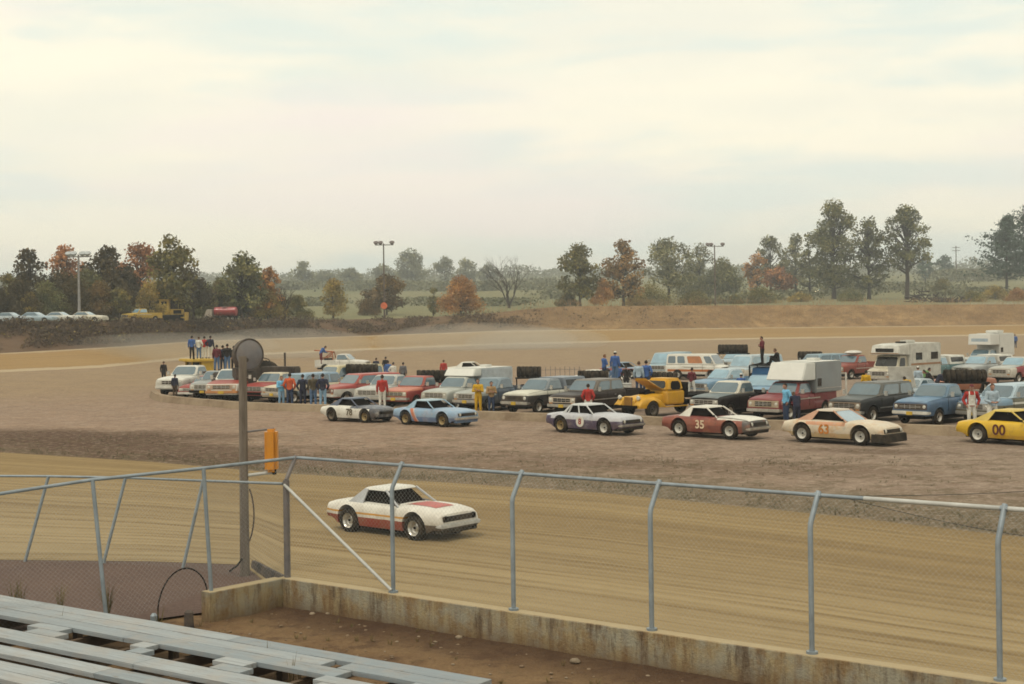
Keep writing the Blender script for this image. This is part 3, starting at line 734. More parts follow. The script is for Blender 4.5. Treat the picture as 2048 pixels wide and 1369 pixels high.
        for _ in range(n):
            d = Vector((r.gauss(0,1), r.gauss(0,1), r.gauss(0,.85))).normalized()
            k = r.random()**.5*1.22
            p = c + Vector((d.x*cr*1.1, d.y*cr*1.1, d.z*cr*.92))*k
            if p.z > .05: leaf(cm, p, lsz*r.uniform(.6, 1.15), r)
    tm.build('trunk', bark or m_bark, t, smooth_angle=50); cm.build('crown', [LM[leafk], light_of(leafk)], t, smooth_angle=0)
    return t
LG = 'trees above the left bank'
tree(58,497,205,100,'dark','dark round-topped oak standing furthest left above the parked cars',group=LG,trunk=.3)
tree(18,548,190,75,'green','low pale green bushy tree at the left edge of the bank',group=LG,shape='shrub',trunk=.1)
tree(132,489,222,95,'rust','red-orange maple behind the left light pole',group=LG,trunk=.3)
tree(122,545,205,120,'dark','dark bushy tree filling the gap below the red maple',group=LG,shape='shrub',dens=1.3)
tree(215,493,205,110,'dark','dark green oak just right of the left light pole',group=LG,trunk=.25,dens=1.2)
tree(175,540,198,105,'deep','dark low spreading tree behind the left light pole',group=LG,shape='shrub',dens=1.3)
tree(282,489,222,120,'rust','orange-red maple top between two dark oaks',group=LG,trunk=.3)
tree(255,545,208,100,'dark','dense dark tree below the orange-red maple',group=LG,shape='shrub',dens=1.3)
tree(345,468,203,118,'green','tallest green oak above the yellow bulldozer',group=LG,trunk=.2,lobes=22,dens=1.1)
tree(385,535,200,90,'dark','dark lower tree beside the tallest oak',group=LG,shape='shrub',dens=1.2)
tree(300,560,196,75,'yellow','yellow-green sapling clump behind the yellow bulldozer',group=LG,shape='shrub')
tree(238,578,194,60,'green','thin green saplings with pale stems left of the bulldozer',group=LG,shape='airy',bark=m_barkp,trunk=.4)
tree(438,560,196,70,'green','green bush tree above the red tank truck',group=LG,shape='shrub')
tree(484,505,206,115,'deep','broad dark green tree right of the tallest oak',group=LG,trunk=.22,lobes=20)
tree(540,533,204,70,'orange','orange-tinged tree at the right end of the left wood',group=LG,trunk=.2)
tree(535,575,198,80,'yellow','yellow-green bush under the orange-tinged tree',group=LG,shape='shrub')
tree(595,592,212,60,'green','low green bush right of the left wood',group=LG,shape='shrub')
tree(60,585,186,60,'yellow','yellow-green bush behind the white parked cars',group=LG,shape='shrub')
for px, top, wd_, lk, lab in [(40,560,90,'dark','dark undergrowth tree between the parked cars and the oak'),(95,565,90,'deep','dark green undergrowth tree behind the blue-grey parked car'),(150,560,90,'dark','dark thicket tree at the foot of the left light pole'),(200,565,90,'brown','brown thicket tree right of the left light pole'),(250,575,90,'dark','dark thicket behind the yellow pickup on the bank'),(330,560,90,'dark','dark undergrowth tree behind the bulldozer cab'),(410,570,100,'deep','dark green undergrowth right of the bulldozer'),(460,565,100,'dark','dark undergrowth behind the red tank truck'),(505,570,90,'deep','green undergrowth under the broad dark green tree'),(550,590,80,'brown','brown undergrowth at the end of the left wood'),(-10,570,80,'dark','dark undergrowth cut by the left edge of the view')]:
    tree(px, top, yc(px) + 16, wd_, lk, lab, group=LG, shape='shrub', dens=1.3, trunk=.1, lobes=14)
CG = 'trees beyond the far bank'
tree(666,558,262,68,'yellow','yellow-green cone-shaped bush tree left of the tall light pole',shape='shrub',group=CG,lobes=12)
tree(773,555,290,102,'brown','dark brown wind-swept oak behind the tall light pole',group=CG,trunk=.3,lobes=14,dens=1.2)
tree(735,600,288,60,'brown','brown bush at the foot of the dark brown oak',shape='shrub',group=CG)
tree(922,556,268,95,'orange','bright orange bush tree standing alone beyond the bank',shape='shrub',group=CG,lobes=14)
tree(866,575,275,36,'green','small green tree left of the bright orange bush',group=CG,shape='shrub')
tree(1018,503,330,90,None,'leafless grey tree with spreading twigs',shape='bare',group=CG)
tree(570,565,230,30,None,'small leafless tree at the end of the left wood',shape='bare',group=CG)
HG = 'hazy trees on the far rise'
for px, top, Y, wd_, lk, lab in [(605,524,700,60,'hazy','hazy open-topped tree on the rise near the left wood'),(650,545,760,60,'hazy','low hazy tree left of the tall light pole on the rise'),(700,540,740,60,'hazy','hazy tree behind the tall light pole on the rise'),
    (822,502,720,88,'hazy','largest hazy flat-topped tree on the middle rise'),(768,532,740,60,'hazy','hazy tree just right of the tall light pole'),(890,512,730,50,'hazy','hazy tree right of the flat-topped one'),(930,520,735,60,'hazy','hazy rounded tree left of the leafless tree'),(975,530,760,50,'hazy','small hazy tree behind the leafless tree')]:
    tree(px, top, Y, wd_, lk, lab, group=HG, trunk=.08, dens=.9, lobes=14)
RG = 'trees beyond the right part of the bank'
tree(1160,486,300,102,'green','green-brown tree first in the row right of the leafless tree',group=RG,trunk=.16,lobes=22)
tree(1247,476,305,96,'mixed','rusty brown upright tree second in the row',group=RG,trunk=.16,lobes=22,shape='tall')
tree(1205,560,300,60,'orange','orange undergrowth tree between the green-brown and rusty trees',group=RG,shape='shrub')
tree(1338,478,350,115,'hazy','grey-green tree with a visible forked dark trunk',group=RG,trunk=.35,shape='airy',dens=.9)
tree(1400,487,420,72,'hazy','thin pale tree just left of the right light pole',group=RG,shape='airy',dens=.6,trunk=.3)
tree(1445,520,400,95,'deep','dark hazy bushy tree behind the right light pole',group=RG,shape='shrub',lobes=14)
tree(1372,548,400,90,'deep','dark hazy tree between the forked tree and the light pole',group=RG,shape='shrub')
tree(1515,505,420,60,'orange','hazy orange tree left of the tall right-hand trees',group=RG,trunk=.2)
tree(1542,470,430,72,'hazy','hazy grey-green tree behind the orange one',group=RG,trunk=.25)
tree(1592,466,430,70,'hazy','hazy tall tree left of the tallest tree',group=RG,trunk=.25)
tree(1560,535,400,70,'rust','low rusty tree in front of the hazy tall trees',group=RG,trunk=.25)
tree(1620,480,400,60,'deep','slim dark tree against the tallest tree',group=RG,trunk=.2)
tree(1668,392,380,112,'deep','tallest tree in the right-hand clump with a rounded top',group=RG,trunk=.12,lobes=28,shape='tall',dens=1.2)
tree(1738,430,385,92,'deep','middle tree of the right-hand clump',group=RG,trunk=.15,lobes=22,shape='tall')
tree(1814,407,380,100,'deep','spreading tree with bare lower trunk right of the clump',group=RG,trunk=.38,lobes=22)
for px, top, Y, wd_, lk, lab in [(1300,575,318,110,'green','green thicket under the forked trunk tree'),(1390,588,318,70,'green','round green bush left of the right light pole'),(1275,592,314,60,'yellow','yellow-green bush at the foot of the rusty tree'),(1135,590,305,50,'green','bush at the foot of the green-brown tree'),
    (1520,580,330,90,'green','green bush under the hazy orange tree'),(1470,592,325,40,'green','small bush right of the light pole'),(1700,585,345,60,'deep','bush on the field under the tallest tree'),(1885,560,420,50,'green','upright green shrub on the right-hand field'),(1990,575,380,60,'yellow','yellowish shrub near the right edge'),(2035,580,360,50,'orange','orange shrub at the right edge beyond the bank'),(1600,588,340,50,'yellow','yellow shrub on the field left of the approaching car'),(1945,588,350,60,'green','green shrub right of the brush pile')]:
    tree(px, top, Y, wd_, lk, lab, group='shrubs beyond the far bank', shape='shrub', name='shrub', cat='shrub', lobes=9)
tree(1852,504,620,34,'pine','small distant dark tree right of the spreading tree',group=HG,trunk=.2)
tree(1890,512,700,44,'pine','low distant tree near the far power pole',group=HG,trunk=.2)
tree(2014,430,420,140,'pine','blue-green conifer with ragged upswept branches at the right edge',shape='pine',group='conifers at the right edge',trunk=.2,dens=1.6)
tree(2066,410,425,210,'pine','taller conifer half cut off by the right edge',shape='pine',group='conifers at the right edge',trunk=.22,dens=1.5)
# far wood on the skyline: one mass
fw = MB(); r = random.Random(5)
for px in range(-700, 2900, 4):
    Y = r.uniform(900, 1300); u = uv_(px, 600)[0]; z = terrain(CX + u*F, Y); c = Vector((u*Y, Y, z))
    h = r.uniform(4, 9)*(1 + .5*nz(px, 0, 90)); w_ = r.uniform(4, 8)
    for _ in range(44): leaf(fw, c + Vector((r.gauss(0,w_*.5), r.gauss(0,w_*.5), h*r.random()**.8)), 1.35, r)
tag(fw.build('far_woods', LM['hazy'], smooth_angle=0), 'hazy line of far woods along the skyline', 'woods', kind='stuff')
hd = MB()
for px, Y0, n, h0, w0 in [(560,640,90,4,90),(760,600,120,4,120),(960,560,120,4,130),(1080,600,60,4,60),(1120,450,40,2.5,40),(880,400,30,2.5,60),(1000,360,60,2,60),(640,420,40,2,60),(1430,500,60,4,50),(1960,640,120,5,120),(1800,480,70,2,110),(1960,420,60,2,90),(1700,430,50,2,90),(1560,380,60,2,90),(1450,345,40,1.6,60)]:
    for _ in range(n):
        x = px + r.gauss(0, w0*.5); Y = Y0*r.uniform(.95,1.06); u = uv_(x, 600)[0]; z = terrain(CX + u*F, Y)
        for _ in range(34): leaf(hd, Vector((u*Y + r.gauss(0,1.8), Y + r.gauss(0,1.8), z + h0*r.random()**.8)), .55*Y/500+.2, r)
tag(hd.build('undergrowth', LM['hazy'], smooth_angle=0), 'hazy scrub and hedgerow growth over the far fields', 'scrub', kind='stuff')
# brush on the left bank, dry grass on the right bank
bb = MB(); br2 = MB()
for _ in range(15000):
    px = r.uniform(-300, 1400); k = r.random()
    if px > 620 and r.random() > (.6 if px < 960 else .6*max(.10, (1100-px)/140)): continue
    i = (px + 1400)/40; j = int(i); f_ = i - j
    o, c = out[j].lerp(out[j+1], f_), crs[j].lerp(crs[j+1], f_)
    p = o.lerp(c, .12 + (.92 if px < 260 else .9)*k) ; dn = nz(px, k*80, 45, 3)
    if dn < (-.4 if 60 < px < 600 else -.12): continue
    h = r.uniform(.35, .95)*(.85 if px < 260 else 1.15 if px < 620 else .8)*(.65 + dn)
    bb.cur = 0 if r.random() < .8 else (1 if r.random() < .85 else 2)
    q = p + Vector((r.gauss(0,.5), r.gauss(0,.6), 0))
    for _ in range(4): leaf(bb, q + Vector((r.gauss(0,.3), r.gauss(0,.3), r.random()*h)), .22, r)
    br2.tube([q, q + Vector((r.gauss(0,.3), r.gauss(0,.3), h*1.15))], [.02,.008], 3, False)
m_br = leafmat((.088,.060,.038), (.15,.098,.056), (.056,.040,.028), 'brush')
tag(bb.build('brush_undergrowth', [m_br, LM['brown'], LM['yellow']], smooth_angle=0), 'dark brown brush covering the earth bank', 'brush', kind='stuff')
tag(br2.build('twig_undergrowth', m_bark, smooth_angle=0), 'bare twigs standing out of the brush on the bank', 'brush', kind='stuff')
m_dry = leafmat((.36,.215,.095), (.25,.15,.07), (.52,.37,.20), 'dry_grass', .16); dg = MB()
for _ in range(11000):
    px = r.uniform(890, 2500)
    if px < 1150 and r.random() > (px-880)/270: continue
    i = (px + 1400)/40; j = int(i); f_ = i - j; k = r.random()**.8*1.15
    o, c = out[j].lerp(out[j+1], f_), crs[j].lerp(crs[j+1], f_)
    p = o.lerp(c, .08 + k); 
    tuft(dg, (p.x + r.gauss(0,.3), p.y, p.z), r.uniform(.4,1.0), 3, .6)
tag(dg.build('dry_grass', m_dry, smooth_angle=0), 'tan dry grass covering the far bank', 'grass', kind='stuff')
# sparse dark grass tufts on the infield and along the track edge
m_ig = leafmat((.085,.085,.040), (.135,.11,.055), (.06,.052,.03), 'infield_grass'); ig = MB()
for _ in range(2600):
    px = r.uniform(-200, 2250); e = interp(FRONT_IN, px)
    py = e - 2 - abs(r.gauss(0, 1))*(9 + 12*(px > 900)); 
    if nz(px, py*3, 60) < -.12: continue
    p = P(px, py); tuft(ig, (p.x, p.y, .0), r.uniform(.05,.13), 5, 1.1)
for cx_, cy_, n, sx, sy in [(1590,930,60,60,14),(1330,925,40,80,12),(1700,915,25,120,16),(1480,950,30,140,16),(1850,950,25,120,25),(250,880,110,150,12),(640,905,60,120,12),(900,915,50,160,12),(1100,930,40,120,15),(330,905,60,180,10)]:
    for _ in range(n):
        p = P(cx_ + r.gauss(0, sx), cy_ + r.gauss(0, sy)*.6)
        for _ in range(3): tuft(ig, (p.x + r.gauss(0,.18), p.y + r.gauss(0,.18), .0), r.uniform(.04,.12), 5, 1.2)
tag(ig.build('grass', m_ig, smooth_angle=0), 'sparse dark grass tufts over the gravel infield', 'grass', kind='stuff')
# ------------------------------------------------------------ vehicles (x forward, y left, z up, origin on the ground)
_wc = {}
def wheel_meshes(r, w, rr):
    k = (r, w, rr)
    if k in _wc: return _wc[k]
    a = MB(); h = w/2
    a.lathe([(rr,-h*.8),(rr*1.08,-h*.96),(r*.84,-h),(r*.94,-h*.88),(r*.985,-h*.66),(r,-h*.3),(r,h*.3),(r*.985,h*.66),(r*.94,h*.88),(r*.84,h),(rr*1.08,h*.96),(rr,h*.8)], 26, closed=True)
    ta = a.build('wheel', m_tyre, smooth_angle=40)
    b = MB(); b.lathe([(0,h*.30),(rr*.28,h*.30),(rr*.34,h*.12),(rr*.62,-h*.05),(rr*.74,h*.05),(rr*.86,h*.62),(rr*1.05,h*.86),(rr*1.05,h*.6),(rr*.9,-h*.3)], 24)
    b.cur = 1; b.lathe([(0,h*.5),(rr*.16,h*.48),(rr*.2,h*.28)], 12)
    for q in range(5):
        t = q*2*math.pi/5; b.ball((rr*.45*math.cos(t), h*.1, rr*.45*math.sin(t)), rr*.06, 5, 4)
    rb = b.build('rim', [m_chrome, m_dark], smooth_angle=40)
    me = (ta.data, rb.data)
    for o in (ta, rb): bpy.data.objects.remove(o)
    _wc[k] = me; return me
def wheels(root, axles, track, r, w, rr, rimm, sc=1):
    tm, rm = wheel_meshes(r, w, rr)
    for x in axles:
        for s in (1, -1):
            o = share('wheel', tm, m_tyre, root, (x, s*track, r))
            share('rim', rm, [rimm, m_dark], o, rot=(0, 0, 0) if s > 0 else (0, 0, math.pi))
def loft(L0, L1, nb, top, hw, prof, arches=(), R_=.44, zc=.36, crown=.03, nbf=None):
    top = sorted(top)
    xs = {L0, L1} | {x for x, _ in top if L0 <= x <= L1}
    for a in arches:
        for k in range(15): xs.add(a + R_*math.cos(math.pi*k/14))
        xs |= {a + R_ + .004, a - R_ - .004}
    x = L0
    while x < L1: xs.add(x); x += .16
    xs = sorted(v for v in xs if L0 <= v <= L1); ys = [xs[0]]
    for v in xs[1:]:
        if v - ys[-1] > .003: ys.append(v)
    mb = MB(); rings = []
    for x in ys:
        zt = interp(top, x); z0 = (nbf(x) if nbf else nb); zb = z0
        for a in arches:
            if abs(x-a) <= R_: zb = max(zb, zc + math.sqrt(max(0, R_*R_ - (x-a)**2)))
        h = hw(x) if callable(hw) else hw; side = []
        for zf, yf in prof: side.append((h*yf, max(min(zb, zt-.03), z0 + (zt-z0)*zf)))
        side += [(h*prof[-1][1]*.6, zt + crown*.75)]
        ring = [Vector((x, -y, z)) for y, z in side] + [Vector((x, 0, zt + crown))] + [Vector((x, y, z)) for y, z in reversed(side)]
        rings.append(ring)
    n = len(rings[0]); vs = [p for r in rings for p in r]; fs = []
    for i in range(len(rings)-1):
        for k in range(n): fs.append((i*n+k, (i+1)*n+k, (i+1)*n+(k+1)%n, i*n+(k+1)%n))
    fs += [tuple(range(n)), tuple(reversed([(len(rings)-1)*n+k for k in range(n)]))]
    mb.add(vs, fs); return mb
TRUCKP = [(0,.955),(.12,.985),(.45,1.0),(.78,.99),(.92,.97),(1.0,.91)]
CARP = [(0,.93),(.25,.985),(.50,1.0),(.72,.985),(.86,.95),(.95,.90),(1.0,.82)]
def cabq(xr0, xf0, xr1, xf1, z0, z1, h0, h1):
    b = [Vector((xr0,-h0,z0)),Vector((xf0,-h0,z0)),Vector((xf0,h0,z0)),Vector((xr0,h0,z0))]
    t = [Vector((xr1,-h1,z1)),Vector((xf1,-h1,z1)),Vector((xf1,h1,z1)),Vector((xr1,h1,z1))]
    return b, t
def cab_faces(b, t):
    return dict(right=[b[0],b[1],t[1],t[0]], front=[b[1],b[2],t[2],t[1]], left=[b[2],b[3],t[3],t[2]], rear=[b[3],b[0],t[0],t[3]])
def place(px, py, a, L, anchor='front', sc=1, z=0):
    p = P(px, py, z); phi = math.atan2(p.x, p.y); psi = -math.pi/2 - phi - R(a)
    if anchor == 'front': p = p - Vector((math.cos(psi), math.sin(psi), 0))*L/2*sc
    return p, psi
KIND = {
 'pickup': dict(L=5.2, W=1.96, nb=.44, top=[(-2.6,.86),(-.53,.86),(-.50,1.19),(1.15,1.18),(1.9,1.13),(2.42,1.07),(2.58,1.0),(2.6,.9)], cab=(-.49,1.10,-.36,.52,1.18,1.78,.90,.74), ax=(1.70,-1.55), r=.37, bed=(-2.6,-.54), sw=[(.08,.86)]),
 'crew': dict(L=5.9, W=1.98, nb=.46, top=[(-2.95,.88),(-1.33,.88),(-1.30,1.21),(1.5,1.20),(2.3,1.14),(2.78,1.08),(2.93,1.0),(2.95,.9)], cab=(-1.29,1.46,-1.16,.88,1.2,1.82,.92,.77), ax=(2.05,-1.85), r=.38, bed=(-2.95,-1.34), sw=[(.05,.44),(.50,.88)]),
 'wagon': dict(L=5.3, W=1.98, nb=.44, top=[(-2.65,.9),(-2.6,1.14),(1.2,1.16),(2.0,1.11),(2.5,1.05),(2.63,.98),(2.65,.88)], cab=(-2.58,1.14,-2.40,.55,1.14,1.77,.92,.77), ax=(1.75,-1.55), r=.37, bed=None, sw=[(.03,.28),(.32,.56),(.60,.92)]),
 'blazer': dict(L=4.8, W=1.98, nb=.50, top=[(-2.4,.9),(-2.35,1.2),(.9,1.2),(1.7,1.15),(2.25,1.09),(2.38,1.0),(2.4,.9)], cab=(-2.33,.88,-2.2,.32,1.19,1.83,.92,.78), ax=(1.45,-1.30), r=.40, bed=None, sw=[(.05,.40),(.46,.92)]),
 'van': dict(L=4.8, W=1.98, nb=.40, top=[(-2.4,.9),(-2.37,1.12),(1.85,1.13),(2.25,1.04),(2.38,.95),(2.4,.8)], cab=(-2.37,1.95,-2.3,1.38,1.11,1.98,.95,.80), ax=(1.55,-1.35), r=.35, bed=None, sw=[(.04,.26),(.30,.52),(.66,.93)]),
 'sedan': dict(L=5.1, W=1.9, nb=.26, top=[(-2.55,.66),(-2.48,.86),(-1.45,.93),(.9,.91),(1.7,.87),(2.35,.80),(2.5,.72),(2.55,.6)], cab=(-1.6,.86,-.95,.10,.91,1.36,.82,.66), ax=(1.55,-1.35), r=.33, bed=None, sw=[(.10,.48),(.53,.90)]),
}
def front_face(root, k, x, W, z0, z1, sur, gm=m_grille, lampr=.085, plate=True, bump=m_chrome, bars=2, quad=False, nose=None):
    """Grille with its surround, headlights, bumper and plate on the nose at x."""
    hw = W/2; vr = random.Random(str(root.get('label', ''))); z0 += vr.uniform(-.05,.05); z1 += vr.uniform(-.03,.02); lampr *= vr.uniform(.85,1.15); gwf = vr.uniform(.48,.64)
    mb = MB(); mb.box((x+.012,0,(z0+z1)/2), (.05, W*.90, z1-z0)); mb.build('grille_surround', sur, root, bevel=.012)
    g = MB(); gw = W*gwf
    g.box((x+.03,0,(z0+z1)/2), (.03, gw, (z1-z0)*.66))
    for q in range(bars):
        g.cur = 1; g.box((x+.046,0, z0 + (z1-z0)*(.17 + .66*(q+1)/(bars+1))), (.02, gw*.98, .022))
    for q in (-1, 0, 1): g.box((x+.046, q*gw*.25, (z0+z1)/2), (.016, .02, (z1-z0)*.64))
    g.build('grille', [gm, m_chrome], root)
    for s in (-1, 1):
        h = MB(); M_ = Matrix.Translation((x+.035, s*hw*.76, (z0+z1)/2 + .01)) @ Matrix.Rotation(-math.pi/2, 4, 'Z')
        h.lathe([(0,.03),(lampr*.7,.022),(lampr,.0),(lampr*1.12,.012),(lampr*1.14,-.02)], 14, M_); h.build('headlight', m_lamp, root)
    if vr.random() < .6:
        for s in (-1, 1):
            h = MB(); h.box((x+.03, s*hw*.74, z0-.03), (.03,.20,.05)); h.build('turn_signal', m_signal, root)
    b = MB(); zb = z0 - .14
    b.box((x+.07,0,zb), (.07, W*.96, .15)); b.box((x-.06, hw*.95, zb), (.30,.05,.14)); b.box((x-.06,-hw*.95, zb), (.30,.05,.14))
    b.build('bumper', bump, root, bevel=.018)
    if plate:
        q = MB(); q.box((x+.115,.0,zb-.02), (.012,.32,.16)); q.build('number_plate', m_plate, root)
m_signal = mat((.50,.20,.03), .3, .5, 0, 0, .1, 'amber_lens')
VEH = 'trucks and cars parked in the infield'
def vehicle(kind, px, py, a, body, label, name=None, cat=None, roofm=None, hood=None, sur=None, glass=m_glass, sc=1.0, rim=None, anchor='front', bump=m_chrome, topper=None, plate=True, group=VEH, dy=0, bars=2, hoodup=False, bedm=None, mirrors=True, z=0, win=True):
    k = KIND[kind]; L, W = k['L'], k['W']
    loc, psi = place(px, py, a, L, anchor, sc, z)
    nm = name or {'pickup':'pickup_truck','crew':'pickup_truck','wagon':'station_wagon','blazer':'utility_wagon','van':'van','sedan':'parked_car'}[kind]
    root = empty(nm, loc, psi, label, cat or {'pickup':'pickup truck','crew':'pickup truck','wagon':'station wagon','blazer':'utility wagon','van':'van','sedan':'car'}[kind], group)
    root.scale = (sc,)*3
    r = k['r']; hw = W/2
    f = L/2
    def hwf(x): return hw*(1 - .07*max(0, (x-(f-1.0)))**2 - .03*max(0, (-x-(f-.9)))**2)
    roofm = roofm or body
    mb = loft(-f, f, k['nb'], k['top'], hwf, TRUCKP if kind != 'sedan' else CARP, k['ax'], r*1.2, r)
    mb.build('body', body, root, smooth_angle=38, weld=True)
    ch = MB(); ch.box((-.05,0,.50), (L*.93, W*.62, .46)); ch.box((-.05,0,.34), (L*.5, W*.80, .22)); ch.box((k['ax'][0],0,r), (.3, W*.7, .2)); ch.box((k['ax'][1],0,r), (.3, W*.7, .2)); ch.build('chassis', m_dark, root)  # low wide dark boxes also imitate the shade under the body
    wheels(root, k['ax'], hw - .13, r, .22, r*.56, rim or m_chrome)
    b, t = cabq(*k['cab']); c = MB(); c.hexa(b, t); c.build('cab', roofm, root, bevel=.06, seg=3, weld=True)
    fc = cab_faces(b, t)
    if win:
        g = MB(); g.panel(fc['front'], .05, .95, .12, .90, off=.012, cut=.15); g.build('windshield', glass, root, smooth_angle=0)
        for s in ('left', 'right'):
            for u0, u1 in k['sw']:
                if s == 'left': u0, u1 = 1-u1, 1-u0
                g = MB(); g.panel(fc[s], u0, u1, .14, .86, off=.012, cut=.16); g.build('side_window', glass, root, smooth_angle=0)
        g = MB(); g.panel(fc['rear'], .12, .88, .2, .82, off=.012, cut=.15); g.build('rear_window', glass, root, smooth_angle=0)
    if hood:                               # a bonnet in another colour
        x0, x1 = k['cab'][1], f - .06; zt = lambda x: interp(k['top'], x) + .034; vs = []
        n = 8
        for i in range(n+1):
            x = lerp(x0, x1, i/n)
            for y in (-.86,-.5,0,.5,.86): vs.append((x, hwf(x)*y*1.0, zt(x) - (.012 if abs(y) > .8 else 0) + (.012 if y == 0 else 0)))
        h = MB(); h.add(vs, [(i*5+q,(i+1)*5+q,(i+1)*5+q+1,i*5+q+1) for i in range(n) for q in range(4)]); h.build('hood', hood, root, smooth_angle=60)
    if k['bed']:
        x0, x1 = k['bed']; q = MB()
        q.box(((x0+x1)/2, hw*.955, 1.02), (x1-x0, .07, .38)); q.box(((x0+x1)/2, -hw*.955, 1.02), (x1-x0, .07, .38))
        q.box((x1-.03,0,1.02), (.06, W*.9, .37)); q.box((x0+.035,0,1.02), (.06, W*.9, .38))
        q.build('cargo_bed', bedm or body, root, bevel=.012)
    vr = random.Random(label)
    if kind != 'sedan' and vr.random() < .65:
        zz = vr.choice((.98,.82,.70))
        for s in (-1, 1):
            q = MB(); q.box((k['ax'][0]-.6-(k['ax'][0]-k['ax'][1]-1.2)/2, s*(hw+.006), zz), (k['ax'][0]-k['ax'][1]-1.1, .018, .05)); q.build('trim_strip', m_chrome, root)
    q = MB()
    for s in (-1, 1):
        for xx in (k['cab'][1]-.12, k['cab'][1]-1.12): q.box((xx, s*(hw+.001), .90), (.014,.010,.56))
    q.build('door_seam', m_dark, root)
    if topper:
        x0, x1 = k['bed']; tm_, zt_ = topper; bb_, tt_ = cabq(x0, x1-.02, x0+.08, x1+.05, 1.2, zt_, .95, .82)
        q = MB(); q.hexa(bb_, tt_); tp_ = q.build('topper', tm_, root, bevel=.04, weld=True); ff = cab_faces(bb_, tt_)
        for s in ('left', 'right'):
            q = MB(); q.panel(ff[s], .12, .88, .28, .8, off=.01); q.build('topper_window', m_glassd, tp_, smooth_angle=0)
    zt = interp(k['top'], f-.05)
    if kind == 'sedan': front_face(root, kind, f-.02, W*.93, .52, .70, sur or m_chrome, lampr=.08, plate=plate, bump=bump, bars=2)
    else: front_face(root, kind, f-.02, W*.97, .70, 1.0, sur or m_chrome, plate=plate, bump=bump, bars=bars)
    if mirrors and kind != 'sedan':
        for s in (-1, 1):
            q = MB(); cx_ = k['cab'][1] - .25; q.box((cx_, s*(hw+.14), 1.36), (.04,.16,.22)); q.tube([(cx_, s*hw*.9, 1.3), (cx_, s*(hw+.12), 1.36)], .012, 5); q.build('mirror', m_chrome, root)
    ht = MB()
    for s in (-1, 1):
        if kind != 'sedan': ht.box((k['cab'][0] + (k['cab'][1]-k['cab'][0])*.35, s*(hw*1.0), 1.02), (.13,.03,.03))
    if ht.v: ht.build('door_handles' if False else 'door_handle', m_chrome, root)
    return root
def text_part(txt, size, root, mtl, loc, rot, name='number', shear=0, ext=.004):
    cu = bpy.data.curves.new('number', 'FONT'); cu.body = txt; cu.size = size; cu.align_x = 'CENTER'; cu.align_y = 'CENTER'; cu.extrude = ext; cu.shear = shear; cu.offset = size*.022
    tmp = bpy.data.objects.new('number', cu); COL.objects.link(tmp)
    dg = bpy.context.evaluated_depsgraph_get(); me = bpy.data.meshes.new_from_object(tmp.evaluated_get(dg))
    bpy.data.objects.remove(tmp); me.materials.clear(); me.materials.append(mtl)
    o = bpy.data.objects.new(name, me); COL.objects.link(o); o.parent = root; o.location = loc; o.rotation_euler = rot; return o
RC = 'race cars lined up along the infield'
